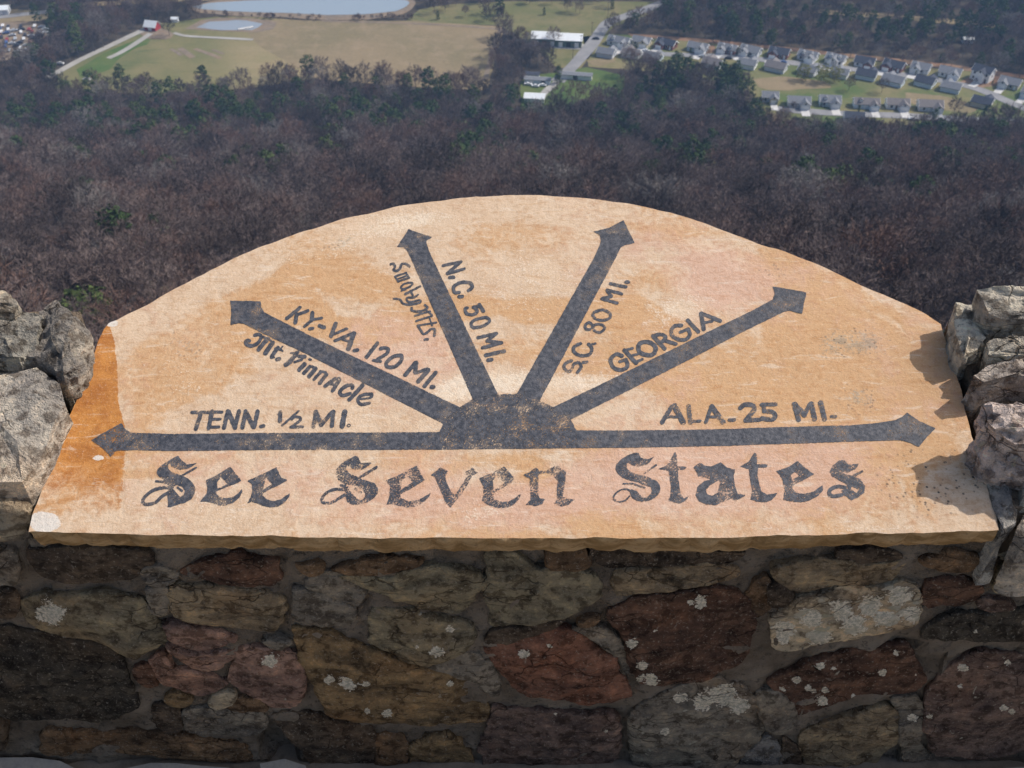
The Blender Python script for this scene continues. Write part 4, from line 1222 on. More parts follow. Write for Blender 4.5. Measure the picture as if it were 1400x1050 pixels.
def flag(pts, z=0.05):
    q = resample(np.array([(p[0], p[1]) for p in pts]), 0.05)
    c = q.mean(0)
    d = q - c
    L = np.linalg.norm(d, axis=1)[:, None]
    q = q - d / L * 0.012 + d / L * (0.008 * fbm(np.column_stack([q * 14, q[:, 0] * 0]), 2, 77))[:, None]
    n = len(q)
    V, F = [], []
    for s_, zz in ((1.0, -0.03), (1.0, z - 0.006), (0.985, z), (0.6, z + 0.002)):
        for p in c + (q - c) * s_:
            V.append((p[0], p[1], zz + (0.003 * float(fbm(np.array([[p[0] * 9, p[1] * 9, 0]]), 3, 9)[0]) if zz > -0.02 else 0)))
    for k in range(3):
        for i in range(n):
            F.append((k * n + i, k * n + (i + 1) % n, (k + 1) * n + (i + 1) % n, (k + 1) * n + i))
    F.append(tuple(3 * n + i for i in range(n)))
    mesh_obj('flagstone', V, F, M['flag'], False, parent=terrace)


for j in range(len(ys_) - 1):
    for i in range(cols):
        flag([grid[i, j], grid[i + 1, j], grid[i + 1, j + 1], grid[i, j + 1]])
# last row, broken edges against the wall (placed where they show under the wall face)
def on_floor(px, py):
    P = hit_plane(np.array(px, float), np.array(py, float), (0, 0, 0.055), np.array([0, 0, 1.0]))
    return [(p[0], p[1]) for p in P]


flag(on_floor([-260, -30, 60, 122, 60, -260], [1024, 1028, 1030, 1042, 1110, 1110]))
flag(on_floor([200, 225, 290, 345, 340, 130, 128], [1034, 1030, 1042, 1046, 1110, 1110, 1052]))
flag(on_floor([350, 360, 400, 436, 440, 355], [1040, 1032, 1030, 1046, 1110, 1110]), 0.054)
flag(on_floor([460, 640, 830, 980, 980, 455], [1062, 1060, 1066, 1062, 1115, 1115]))
flag(on_floor([1000, 1200, 1290, 1345, 1400, 1700, 1700, 1000], [1062, 1060, 1046, 1042, 1041, 1040, 1112, 1112]))

# ================================================================== the mountainside and the valley
ZV = -239.5
PY_ = np.array([-4000, 1.50, 1.62, 1.75, 2.1, 4, 12, 30, 60, 100, 150, 200, 300, 400, 455, 500, 9000.0])
PZ_ = np.array([-0.04, -0.04, -0.06, -1.4, -4, -14, -30, -52, -74, -93, -112, -132, -171, -212, -232, ZV, ZV])


def terrain(x, y):
    x, y = np.asarray(x, float), np.asarray(y, float)
    w = sstep(40, 120, y) * (1 - sstep(400, 490, y))
    p = np.stack([x / 70, y / 70, x * 0], -1)
    return np.interp(y, PY_, PZ_) + w * 7.0 * fbm(p, 3, 71)


def valley(px, py, h=0.0):
    return hit_plane(np.array(px, float), np.array(py, float), (0, 0, ZV + h), np.array([0, 0, 1.0]))


def ground_hit(px, py):
    d = ray(px, py)
    t = 60.0
    while t < 3000:
        P = EYEP + d * t
        if P[2] <= float(terrain(P[0], P[1])):
            return P
        t += 1.0
    return P


def build_ground():
    ys = np.unique(np.concatenate([[-1500, -600, -200, -60, -20, -8, -3], np.linspace(0, 1.5, 3), [1.62, 1.75, 2.1, 3, 4, 8, 12, 20, 30, 45], np.arange(60, 520, 9), np.arange(520, 1000, 40), np.arange(1000, 4600, 300)]))
    xs = np.unique(np.concatenate([-np.geomspace(420, 2600, 9), np.linspace(-400, 400, 81), np.geomspace(420, 2600, 9)]))
    X, Y = np.meshgrid(xs, ys)
    Z = terrain(X, Y)
    V = np.stack([X.ravel(), Y.ravel(), Z.ravel()], 1)
    nx = len(xs)
    F = [(j * nx + i, j * nx + i + 1, (j + 1) * nx + i + 1, (j + 1) * nx + i) for j in range(len(ys) - 1) for i in range(nx - 1)]
    mesh_obj('ground', V, F, M['litter'], True, kind='structure')


build_ground()
_lvl = [0.05]


def sheet(name, px_poly, mat, h, wob=1.5, smooth=True):
    """a field, road or water sheet lying on the valley floor"""
    q = np.array(px_poly, float)
    P = valley(q[:, 0], q[:, 1])[:, :2]
    P = resample(P, 6.0)
    if wob:
        d = P - P.mean(0)
        P = P + d / (np.linalg.norm(d, axis=1)[:, None] + 1e-9) * (wob * fbm(np.column_stack([P * 0.06, P[:, 0] * 0]), 3, 81))[:, None]
    n = len(P)
    me = bpy.data.meshes.new(name)
    vo, eo, fo, *_ = delaunay_2d_cdt([Vector(p) for p in P], [(i, (i + 1) % n) for i in range(n)], [list(range(n))], 1, 1e-5)
    return mesh_obj(name, [(v[0], v[1], ZV + h) for v in vo], [f[::-1] if (vo[f[1]] - vo[f[0]]).cross(vo[f[2]] - vo[f[0]]) < 0 else f for f in fo], mat, kind='structure')


def strip(name, px_line, width, mat, h):
    q = np.array(px_line, float)
    P = valley(q[:, 0], q[:, 1])[:, :2]
    P = catmull(P, False, 6)
    t = np.gradient(P, axis=0)
    t /= np.linalg.norm(t, axis=1)[:, None]
    nrm = np.stack([-t[:, 1], t[:, 0]], 1)
    w = np.reshape(np.full(len(P), width) * (1 + 0.12 * fbm(np.column_stack([P * 0.05, P[:, 0] * 0]), 2, 83)), (-1, 1))
    V = [(*a, ZV + h) for a in P + nrm * w / 2] + [(*a, ZV + h) for a in P - nrm * w / 2]
    n = len(P)
    return mesh_obj(name, V, [(i, n + i, n + i + 1, i + 1) for i in range(n - 1)], mat, kind='structure')


FIELD_L = [(60, 118), (72, 101), (140, 68), (205, 38), (215, 32), (262, 27), (300, 22), (380, 25), (430, 30), (430, 108), (330, 122), (200, 128), (100, 124)]
FIELD_T = [(330, 27), (420, 28), (560, 29), (684, 36), (690, 45), (676, 80), (668, 124), (600, 122), (430, 108), (350, 60)]
MEADOW = [(555, 30), (575, 12), (620, 6), (700, 2), (860, 2), (900, 3), (905, 14), (870, 26), (840, 36), (822, 55), (808, 75), (792, 96), (760, 92), (735, 66), (700, 44), (684, 35)]
SUBDIV = [(796, 50), (830, 46), (900, 50), (1000, 61), (1100, 72), (1250, 91), (1330, 98), (1450, 116), (1450, 184), (1330, 188), (1180, 190), (1110, 184), (1040, 160), (1010, 118), (940, 102), (860, 95), (806, 92)]
TRAILER = [(712, 112), (726, 101), (770, 99), (800, 92), (860, 104), (850, 130), (790, 136), (775, 152), (712, 154)]
YARD = [(-60, 34), (30, 29), (66, 34), (66, 60), (30, 80), (-60, 92)]
TOPL = [(-60, 14), (30, 13), (66, 17), (64, 28), (30, 30), (-60, 34)]
LAKE = [(262, 9), (290, 4), (340, 1), (430, -1), (540, -2), (562, 2), (554, 10), (540, 16), (500, 20), (450, 21), (380, 18), (320, 16), (275, 13)]
TOPF = [(90, 6), (200, -3), (330, -7), (420, -9), (420, -5), (300, 0), (200, 4), (140, 8)]
OPEN = [FIELD_L, FIELD_T, MEADOW, SUBDIV, TRAILER, YARD, TOPL, LAKE, TOPF]
OPEN_W = [valley(np.array(o, float)[:, 0], np.array(o, float)[:, 1])[:, :2] for o in OPEN]

sheet('west_field', FIELD_L, M['field'], 0.06)
sheet('hay_field', FIELD_T, M['tan'], 0.10)
sheet('meadow', MEADOW, M['olive'], 0.06)
sheet('subdivision_lawn', SUBDIV, M['lawn'], 0.06)
sheet('trailer_yard', TRAILER, M['green'], 0.06)
sheet('salvage_yard', YARD, M['dirt'], 0.06)
sheet('road_verge', TOPL, M['tan'], 0.06)
sheet('far_field', TOPF, M['tan'], 0.06)
sheet('spring_grass', [(105, 95), (150, 70), (205, 46), (205, 60), (185, 66), (160, 82), (150, 96), (110, 108)], M['green'], 0.12)
strip('bare_earth', [(233, 67), (241, 71), (248, 76)], 2.5, M['dirt'], 0.15)
strip('bare_earth', [(246, 66), (254, 72), (264, 79)], 4.0, M['dirt'], 0.15)
strip('bare_earth', [(266, 67), (284, 73), (302, 80)], 3.0, M['dirt'], 0.15)
strip('bare_earth', [(290, 68), (306, 74)], 2.0, M['dirt'], 0.15)
sheet('barnyard', [(190, 45), (212, 33), (238, 46), (232, 54), (200, 53)], M['dirt'], 0.14)
sheet('pond_bank', [(252, 40), (272, 28), (300, 24), (340, 25), (378, 30), (372, 40), (350, 44), (290, 42)], M['dirt'], 0.16)
sheet('pond', [(268, 38), (284, 30), (330, 27.5), (358, 33), (346, 41), (300, 41.5)], M['pond'], 0.22)
sheet('lake_bank', [(255, 12), (290, 1), (340, -2), (430, -4), (545, -5), (570, 2), (562, 14), (545, 22), (500, 27), (450, 28), (380, 24), (320, 22), (272, 18)], M['dirt'], 0.16)
sheet('lake', LAKE, M['water'], 0.24)
sheet('gravel_lot', [(727, 58), (735, 55), (800, 60), (802, 66), (790, 68), (727, 64)], M['gravel'], 0.12)
sheet('clay_bank', [(858, 46), (960, 53), (1100, 67), (1300, 88), (1450, 110), (1450, 114), (1290, 93), (1100, 72), (960, 58), (862, 50)], M['clay'], 0.10)
sheet('building_plot', [(940, 62), (975, 61), (980, 72), (950, 76)], M['clay'], 0.12)
sheet('building_plot', [(1310, 113), (1330, 100), (1372, 104), (1385, 112), (1360, 118), (1335, 122)], M['clay'], 0.12)
sheet('dry_lawn', [(1028, 108), (1070, 104), (1130, 112), (1140, 120), (1080, 124), (1040, 122)], M['tan'], 0.12)
sheet('dry_lawn', [(803, 84), (838, 78), (842, 84), (815, 92)], M['tan'], 0.12)
sheet('dry_lawn', [(1240, 127), (1290, 132), (1340, 146), (1330, 156), (1270, 148), (1240, 140)], M['tan'], 0.12)
strip('gravel_track', [(66, 106), (110, 82), (150, 63), (175, 51), (198, 40), (206, 34)], 5.0, M['gravel'], 0.20)
strip('gravel_track', [(148, 80), (165, 72), (185, 60), (206, 46)], 4.0, M['gravel'], 0.20)
strip('gravel_track', [(238, 45), (252, 49), (280, 51), (320, 53), (346, 54.5)], 3.0, M['gravel'], 0.20)
strip('main_road', [(762, 112), (782, 92), (800, 72), (812, 57), (822, 42), (832, 31), (850, 24), (880, 14), (910, 3), (950, -6)], 8.5, M['asphalt'], 0.22)
strip('country_road', [(-60, 27), (0, 23), (30, 20), (66, 16), (110, 10)], 7.0, M['asphalt'], 0.22)
strip('subdivision_road', [(816, 75), (850, 72), (900, 74), (950, 76), (1000, 77.5), (1050, 82.5), (1100, 88), (1150, 93), (1200, 98.5), (1250, 104.5), (1300, 113), (1330, 120), (1355, 129), (1385, 142), (1430, 160)], 7.0, M['asphalt'], 0.22)
strip('subdivision_road', [(1062, 149), (1110, 153), (1160, 156), (1220, 158), (1280, 161), (1330, 164), (1400, 166)], 7.0, M['asphalt'], 0.22)
strip('yard_track', [(762, 112), (752, 120), (742, 130), (738, 140)], 4.5, M['gravel'], 0.20)
strip('field_edge', [(684, 40), (676, 60), (668, 90), (664, 110)], 3.0, M['dirt'], 0.20)
strip('field_edge', [(440, 29), (520, 31), (600, 34), (684, 40)], 2.6, M['dirt'], 0.20)
strip('power_line_cut', [(1105, 15), (1180, 20), (1260, 26), (1330, 32), (1380, 38)], 9.0, M['tan'], 0.10)


# ------------------------------------------------------------------ buildings
def gable(mb_wall, mb_roof, x0, x1, y0, y1, z0, z1, rise, axis='x', over=0.45, th=0.22):
    """walls with two gable ends and a pitched roof, ridge along axis"""
    if axis == 'x':
        ym = (y0 + y1) / 2
        v = [(x0, y0, z0), (x1, y0, z0), (x1, y1, z0), (x0, y1, z0), (x0, y0, z1), (x1, y0, z1), (x1, y1, z1), (x0, y1, z1), (x0, ym, z1 + rise), (x1, ym, z1 + rise)]
        f = [(0, 1, 5, 4), (2, 3, 7, 6), (1, 2, 6, 9, 5), (3, 0, 4, 8, 7)]
        k = rise / ((y1 - y0) / 2)
        e = over
        for s_, ya in ((1, y0), (-1, y1)):
            a = ya - s_ * e
            r = [(x0 - e, a, z1 - k * e), (x1 + e, a, z1 - k * e), (x1 + e, ym, z1 + rise), (x0 - e, ym, z1 + rise)]
            r2 = [(p[0], p[1], p[2] + th) for p in r]
            mb_roof.add(r + r2, [(0, 3, 2, 1), (4, 5, 6, 7), (0, 1, 5, 4), (1, 2, 6, 5), (3, 0, 4, 7)] if s_ > 0 else [(0, 1, 2, 3), (4, 7, 6, 5), (0, 4, 5, 1), (1, 5, 6, 2), (3, 7, 4, 0)])
    else:
        xm = (x0 + x1) / 2
        v = [(x0, y0, z0), (x1, y0, z0), (x1, y1, z0), (x0, y1, z0), (x0, y0, z1), (x1, y0, z1), (x1, y1, z1), (x0, y1, z1), (xm, y0, z1 + rise), (xm, y1, z1 + rise)]
        f = [(0, 1, 5, 8, 4), (2, 3, 7, 9, 6), (1, 2, 6, 5), (3, 0, 4, 7)]
        k = rise / ((x1 - x0) / 2)
        e = over
        for s_, xa in ((1, x0), (-1, x1)):
            a = xa - s_ * e
            r = [(a, y0 - e, z1 - k * e), (a, y1, z1 - k * e), (xm, y1, z1 + rise), (xm, y0 - e, z1 + rise)]
            r2 = [(p[0], p[1], p[2] + th) for p in r]
            mb_roof.add(r + r2, [(0, 1, 2, 3), (4, 7, 6, 5), (0, 4, 5, 1), (3, 7, 4, 0)] if s_ > 0 else [(0, 3, 2, 1), (4, 5, 6, 7), (0, 1, 5, 4), (3, 0, 4, 7)])
    mb_wall.add(v, f)


def house(px, py, w, d, storeys, wall, roof, back=False, rz=-20.0, wing=None, wing_wall=None, label='', dormers=0, hip=False):
    px, py = px + 2.2 * math.sin(px * 1.3), py + 0.8 * math.sin(px * 0.7)
    P = valley(np.array([px]), np.array([py]))[0]
    root = empty('house', (P[0], P[1], ZV), R(rz + (180 if back else 0)), label=label, cat='house', group='houses of the subdivision')
    w, d = w * 0.78, d * 0.86
    h = 2.9 * storeys
    rise = d * 0.31
    wb, rb = MB(), MB()
    gable(wb, rb, -w / 2, w / 2, -d / 2, d / 2, 0, h, rise, 'x')
    wb.obj('wall', M[wall], parent=root)
    ro = rb.obj('roof', M[roof], parent=root)
    # pale fascia boards along the gable edges
    for sx in (-1, 1):
        tb = MB()
        x = sx * (w / 2 + 0.46)
        k = rise / (d / 2)
        ye, ze, zr = d / 2 + 0.45, h - k * 0.45, h + rise
        prof = [(-ye, ze - 0.35), (0, zr - 0.35), (ye, ze - 0.35), (ye, ze + 0.2), (0, zr + 0.2), (-ye, ze + 0.2)]
        v = [(x + a * sx * 0.1, y, z) for a in (0, 1) for y, z in prof]
        tb.add(v, [(0, 1, 4, 5), (1, 2, 3, 4), (6, 11, 10, 7), (7, 10, 9, 8)] + [(i, (i + 1) % 6, 6 + (i + 1) % 6, 6 + i) for i in range(6)])
        tb.obj('fascia', M['white'], parent=ro)
    yf = -d / 2
    xs_free = [-w * 0.30, -w * 0.08, w * 0.14, w * 0.34]
    if wing:
        ww, side = wing
        cx = side * (w / 2 - ww / 2 - 0.2)
        wb, rb = MB(), MB()
        gable(wb, rb, cx - ww / 2, cx + ww / 2, yf - 2.6, 0, 0, h, ww * 0.36, 'y')
        wb.obj('front_gable', M[wing_wall or wall], parent=root)
        rb.obj('gable_roof', M[roof], parent=root)
        g = MB()
        g.box(cx - ww * 0.36, cx + ww * 0.36, yf - 2.68, yf - 2.6, 0.05, 2.3)
        g.obj('garage_door', M['white'], parent=root)
        g = MB()
        g.box(cx - 0.5, cx + 0.5, yf - 2.66, yf - 2.6, h + 0.2, h + 1.2)
        wo = g.obj('window', M['glass'], parent=root)
        xs_free = [x for x in xs_free if abs(x - cx) > ww / 2 + 0.4]
        if not back:
            q = MB()
            q.box(cx - ww * 0.42, cx + ww * 0.42, yf - 10.5, yf - 2.9, 0.16, 0.26)
            q.obj('driveway', M['concrete'], parent=root)
    dcol = M['wood'] if wall == 'white' else M['white']
    for k, x in enumerate(xs_free):
        for s_ in range(storeys):
            z = 0.9 + 2.9 * s_
            if k == 1 and s_ == 0:
                g = MB()
                g.box(x - 0.55, x + 0.55, yf - 0.07, yf, 0.05, 2.2)
                g.obj('door', dcol, parent=root)
                continue
            g = MB()
            g.box(x - 0.65, x + 0.65, yf - 0.05, yf - 0.002, z, z + 1.4)
            wo = g.obj('window', M['glass'], parent=root)
            g = MB()
            for a, b, c, e in ((x - 0.8, x + 0.8, z + 1.4, z + 1.55), (x - 0.8, x + 0.8, z - 0.15, z), (x - 0.8, x - 0.65, z, z + 1.4), (x + 0.65, x + 0.8, z, z + 1.4)):
                g.box(a, b, yf - 0.09, yf - 0.002, c, e)
            g.obj('frame', M['white'], parent=wo)
    for sx in (-1, 1):
        g = MB()
        x = sx * w / 2
        g.box(min(x, x + sx * 0.05), max(x, x + sx * 0.05), -0.6, 0.6, h * 0.5, h * 0.5 + 1.3)
        g.obj('window', M['glass'], parent=root)
    for k in range(dormers):
        cx = (-w * 0.25, w * 0.22, 0.0)[k]
        wb, rb = MB(), MB()
        gable(wb, rb, cx - 1.0, cx + 1.0, yf + 1.0, yf + 3.4, h + 0.3, h + 1.9, 0.7, 'y', 0.25, 0.12)
        do = wb.obj('dormer', M['white'], parent=root)
        rb.obj('dormer_roof', M[roof], parent=do)
    return root


ORD = ['first', 'second', 'third', 'fourth', 'fifth', 'sixth', 'seventh', 'eighth', 'ninth', 'tenth', 'eleventh', 'twelfth', 'thirteenth', 'fourteenth', 'fifteenth', 'sixteenth', 'seventeenth', 'eighteenth']
WN = dict(white='white', grey='grey', blue='pale blue', cream='cream', brick='red brick')
RN = dict(roof_grey='grey', roof_dark='charcoal', roof_brown='brown-grey')
# far row, fronts towards us
ROW1 = [(846, 60, 17, 9, 1, 'grey', 'roof_grey', (5.5, 1), 'white', 1), (879, 61, 14, 8, 1, 'cream', 'roof_grey', (6, 1), 'cream', 0), (911, 64, 15, 8, 1, 'brick', 'roof_dark', (5.5, -1), 'brick', 1),
        (956, 69, 15, 8, 1, 'blue', 'roof_grey', (6, 1), 'white', 0), (992, 71, 14, 8, 1, 'brick', 'roof_grey', (5, -1), 'grey', 2), (1028, 74, 15, 9, 1, 'grey', 'roof_grey', (5.5, -1), 'white', 1),
        (1067, 77, 15, 9, 1, 'brick', 'roof_dark', (5.5, -1), 'brick', 1), (1106, 80, 14, 9, 1, 'grey', 'roof_grey', (5.5, 1), 'white', 2), (1144, 85, 14, 9, 1, 'white', 'roof_grey', (6, 0), 'white', 2),
        (1182, 90, 14, 9, 1, 'grey', 'roof_dark', (5, 1), 'brick', 0), (1219, 95, 15, 9, 1, 'brick', 'roof_dark', (5.5, -1), 'brick', 1), (1257, 97, 13, 9, 1, 'grey', 'roof_grey', (5.5, -1), 'white', 1),
        (1296, 103, 15, 9, 1, 'white', 'roof_grey', (6, 1), 'white', 0), (1343, 109, 14, 9, 2, 'white', 'roof_dark', (5, 0.2), 'white', 0), (1378, 118, 14, 9, 1, 'cream', 'roof_grey', (5, -1), 'grey', 0), (1408, 132, 13, 9, 1, 'blue', 'roof_grey', (5, -1), 'blue', 0)]
for i, (px, py, w, d, st, wa, rf, wing, ww, dm) in enumerate(ROW1):
    house(px, py, w, d, st, wa, rf, False, (-28 - 0.012 * (px - 840) if i < 13 else -40) + (5 * math.sin(i * 2.3)), wing, ww, f'{WN[wa]} house with {RN[rf]} roof, {ORD[i]} from main road beside the wood', dm)
# middle row, backs towards us
ROW2 = [(829, 76, 13, 8, 1, 'grey', 'roof_grey'), (861, 78, 14, 8, 1, 'white', 'roof_brown'), (890, 82, 12, 9, 1, 'blue', 'roof_grey'), (974, 91, 14, 9, 1, 'grey', 'roof_brown'), (1023, 92, 13, 8, 1, 'white', 'roof_grey'), (1059, 96, 15, 9, 1, 'grey', 'roof_brown'),
        (1106, 100, 13, 9, 1, 'grey', 'roof_grey'), (1148, 105, 12, 8, 1, 'white', 'roof_grey'), (1184, 107, 14, 9, 1, 'blue', 'roof_dark'), (1222, 114, 15, 9, 1, 'blue', 'roof_grey'), (1264, 117, 13, 9, 1, 'blue', 'roof_dark'), (1297, 124, 13, 8, 1, 'blue', 'roof_grey'), (1343, 145, 13, 9, 1, 'cream', 'roof_dark')]
for i, (px, py, w, d, st, wa, rf) in enumerate(ROW2):
    house(px, py, w, d, st, wa, rf, True, (-28 - 0.012 * (px - 840) if i < 12 else -38) + 5 * math.sin(i * 1.7 + 1), (5.5, 1 if i % 2 else -1), wa, f'{WN[wa]} house with {RN[rf]} roof, {ORD[i]} from main road, back to the lawn')
# front row
ROW3 = [(1051, 136, 11, 8, 1, 'grey', 'roof_grey', (4.5, 1), 'cream', 0), (1089, 143, 15, 9, 1, 'grey', 'roof_grey', (5.5, 1), 'grey', 0), (1135, 142, 14, 9, 1, 'blue', 'roof_grey', (5.5, 1), 'grey', 1), (1181, 146, 17, 8, 1, 'blue', 'roof_brown', (5, 1), 'blue', 1),
        (1227, 147, 15, 8, 1.4, 'white', 'roof_brown', (5.5, 1), 'grey', 0), (1268, 148, 16, 9, 1, 'grey', 'roof_brown', (5, 1), 'white', 0)]
for i, (px, py, w, d, st, wa, rf, wing, ww, dm) in enumerate(ROW3):
    house(px, py, w, d, 1, wa, rf, False, -6, wing, ww, f'{WN[wa]} house with {RN[rf]} roof, {ORD[i]} from tall pines beside the forest', dm)
house(1168, 164, 13, 8, 1, 'grey', 'roof_dark', True, -8, None, None, 'house with dark blue-grey roof half hidden among trees across the near street')


def shed(name, px, py, w, d, h, rise, rz, wall, roof, label, cat, doors=0, axis='x'):
    P = valley(np.array([px]), np.array([py]))[0]
    root = empty(name, (P[0], P[1], ZV), R(rz), label=label, cat=cat)
    wb, rb = MB(), MB()
    gable(wb, rb, -w / 2, w / 2, -d / 2, d / 2, 0, h, rise, axis, 0.5, 0.2)
    wb.obj('wall', M[wall], parent=root)
    rb.obj('roof', M[roof], parent=root)
    for k in range(doors):
        x = -w / 2 + (k + 0.6) * w / (doors + 0.2)
        g = MB()
        g.box(x - 1.3, x + 1.3, -d / 2 - 0.06, -d / 2, 0.05, min(h - 0.4, 3.2))
        g.obj('door', M['glass'] if k % 2 else M['white'], parent=root)
    return root


shed('warehouse', 745, 58, 16, 12, 4.6, 2.0, -6, 'green_metal', 'roof_white', 'long green metal warehouse with white roof beside the gravel lot', 'warehouse', 3)
shed('warehouse', 778, 60, 16, 12, 4.4, 1.8, -6, 'green_metal', 'roof_white', 'green metal warehouse with white roof end-on to the main road', 'warehouse', 3)
b = shed('red_barn', 209, 40, 8, 6.5, 2.8, 2.8, -16, 'red', 'roof_white', 'small red barn with bright white roof between the gravel tracks', 'barn', 1)
shed('mobile_home', 735, 113, 15, 4.5, 2.6, 0.7, -8, 'blue', 'roof_grey', 'pale blue mobile home with white cars parked before it', 'mobile home', 2)
shed('mobile_home', 728, 106, 8, 4, 2.6, 0.7, -8, 'grey', 'roof_dark', 'short grey mobile home with dark roof behind the pale blue one', 'mobile home', 1)
shed('mobile_home', 787, 107, 19, 4.5, 2.8, 0.7, -10, 'white', 'roof_grey', 'long white mobile home with a grey roof beside a conifer', 'mobile home', 3)
shed('garden_shed', 731, 137, 11, 7, 2.6, 1.2, -8, 'white', 'roof_white', 'white shed with white roof at the end of the yard track', 'shed', 1)
shed('farm_shed', 3, 18, 10, 8, 3.5, 1.5, 10, 'grey', 'roof_white', 'pale roofed farm shed beside the country road', 'shed', 1)
shed('farm_shed', 240, 29.5, 4, 3, 2.2, 0.8, 0, 'white', 'roof_white', 'tiny white shed between red barn and square pond', 'shed', 1)
shed('farm_shed', 1322, 72 - 14, 6, 4, 2.6, 0.8, 0, 'white', 'roof_white', 'small white roofed shed in the clearing of the far wood', 'shed', 0)
P = valley(np.array([336.0]), np.array([39.5]))[0]
g = MB()
g.box(-1.2, 1.2, -5, 5, 0.0, 0.35)
for sx in (-1, 1):
    for sy in (-4, 0, 4):
        g.tube((sx * 1.1, sy, -0.6), (sx * 1.1, sy, 0.9), 0.09, 0.09, 6, cap=True)
o = g.obj('boat_dock', M['concrete'], label='pale wooden dock reaching into the square pond', cat='dock')
o.location, o.rotation_euler = (P[0], P[1], ZV + 0.35), (0, 0, R(-62))


def car_mesh(name, paint):
    g = MB()
    L, W = 4.4, 1.75
    prof = [(-L / 2, 0.35), (-L / 2, 0.85), (-L / 2 + 0.9, 0.95), (-L / 2 + 1.5, 1.42), (0.75, 1.42), (1.35, 0.95), (L / 2 - 0.1, 0.82), (L / 2, 0.35)]
    n = len(prof)
    for y, ins in ((-W / 2, 0), (W / 2, 0)):
        pass
    v = [(x, -W / 2 + (0.18 if z > 1.2 else 0), z) for x, z in prof] + [(x, W / 2 - (0.18 if z > 1.2 else 0), z) for x, z in prof]
    g.add(v, [tuple(range(n))[::-1], tuple(range(n, 2 * n))] + [(i, (i + 1) % n, n + (i + 1) % n, n + i) for i in range(n)])
    gl = MB()
    for s_ in (-1, 1):
        y = s_ * (W / 2 - 0.06)
        gl.add([(-L / 2 + 1.2, y, 1.0), (1.15, y, 1.0), (0.7, s_ * (W / 2 - 0.15), 1.36), (-L / 2 + 1.6, s_ * (W / 2 - 0.15), 1.36)], [(0, 1, 2, 3) if s_ < 0 else (3, 2, 1, 0)])
    gl.add([(1.33, -0.7, 0.99), (1.33, 0.7, 0.99), (0.80, 0.6, 1.41), (0.80, -0.6, 1.41)], [(0, 1, 2, 3)])
    t = MB()
    for sx in (-1.35, 1.35):
        for s_ in (-1, 1):
            t.tube((sx, s_ * (W / 2 - 0.2), 0.32), (sx, s_ * (W / 2 + 0.02), 0.32), 0.32, 0.32, 10, cap=True)
    return g.mesh('body', paint), gl.mesh('window', M['glass']), t.mesh('wheels', M['tyre'])


CARP = {k: mat_simple(k + '_car_paint', c, 0.35, 0.05, 1.0, 0.5) for k, c in dict(white=(0.75, 0.75, 0.75), silver=(0.45, 0.47, 0.5), blue=(0.08, 0.13, 0.28), red=(0.30, 0.05, 0.05), dark=(0.05, 0.05, 0.06), rust=(0.25, 0.13, 0.08)).items()}
CARM = {k: car_mesh(k, m) for k, m in CARP.items()}


def put_car(x, y, rz, kind, label, group=None, name='car'):
    root = empty(name, (x, y, ZV + 0.24), rz, label=label, cat='car', group=group)
    for nm, me in zip(('body', 'window', 'wheels'), CARM[kind]):
        link(bpy.data.objects.new(nm, me), parent=root)


rng = random.Random(12)
spots = []
tries = 0
while len(spots) < 88 and tries < 4000:
    tries += 1
    px, py = rng.uniform(-6, 64), rng.uniform(36, 72)
    if py > 76 - 0.35 * max(0, px - 18) or (px > 45 and py > 58):
        continue
    P = valley(np.array([px]), np.array([py]))[0]
    if all((P[0] - q[0]) ** 2 + (P[1] - q[1]) ** 2 > 20 for q in spots):
        spots.append(P)
        k = rng.choice(['white', 'white', 'silver', 'silver', 'blue', 'dark', 'rust', 'red'])
        put_car(P[0], P[1], rng.choice([0.3, 1.87]) + rng.uniform(-0.2, 0.2), k, f'{k} scrapped car among others in the salvage yard', 'scrapped cars in the salvage yard', 'scrapped_car')
for px, py, k, lab in ((722, 116.5, 'white', 'white car parked at the left end of the pale blue mobile home'), (732, 119, 'white', 'white car parked before the middle of the pale blue mobile home'),
                       (742, 118, 'white', 'white car parked at the right end of the pale blue mobile home'), (747, 60.5, 'white', 'white car on the gravel lot by the warehouse'),
                       (815, 54, 'dark', 'dark car driving on the main road near the warehouse'), (83, 88, 'white', 'white car beside the lower end of the long gravel track'),
                       (1247, 164, 'white', 'white car on the near street under the trees'), (770, 63, 'dark', 'dark car parked before the second warehouse'), (119, 110, 'white', 'white car among the trees below the green field')):
    P = valley(np.array([px]), np.array([py]))[0]
    put_car(P[0], P[1], R(-8), k, lab, name='parked_car')
for i, (px, py) in enumerate(((783, 81), (794, 68), (809, 50), (831, 22))):
    P = valley(np.array([px]), np.array([py]))[0]
    g = MB()
    g.tube((0, 0, 0), (0, 0, 9.5), 0.18, 0.12, 6, cap=True)
    root = empty('utility_pole', (P[0], P[1], ZV), label=f'wooden utility pole, {ORD[i]} along the main road counting from the trailers', cat='pole', group='poles along the main road')
    g.obj('post', M['wood'], parent=root)
    g = MB()
    g.box(-1.1, 1.1, -0.07, 0.07, 8.7, 8.9)
    g.obj('crossarm', M['wood'], parent=root)


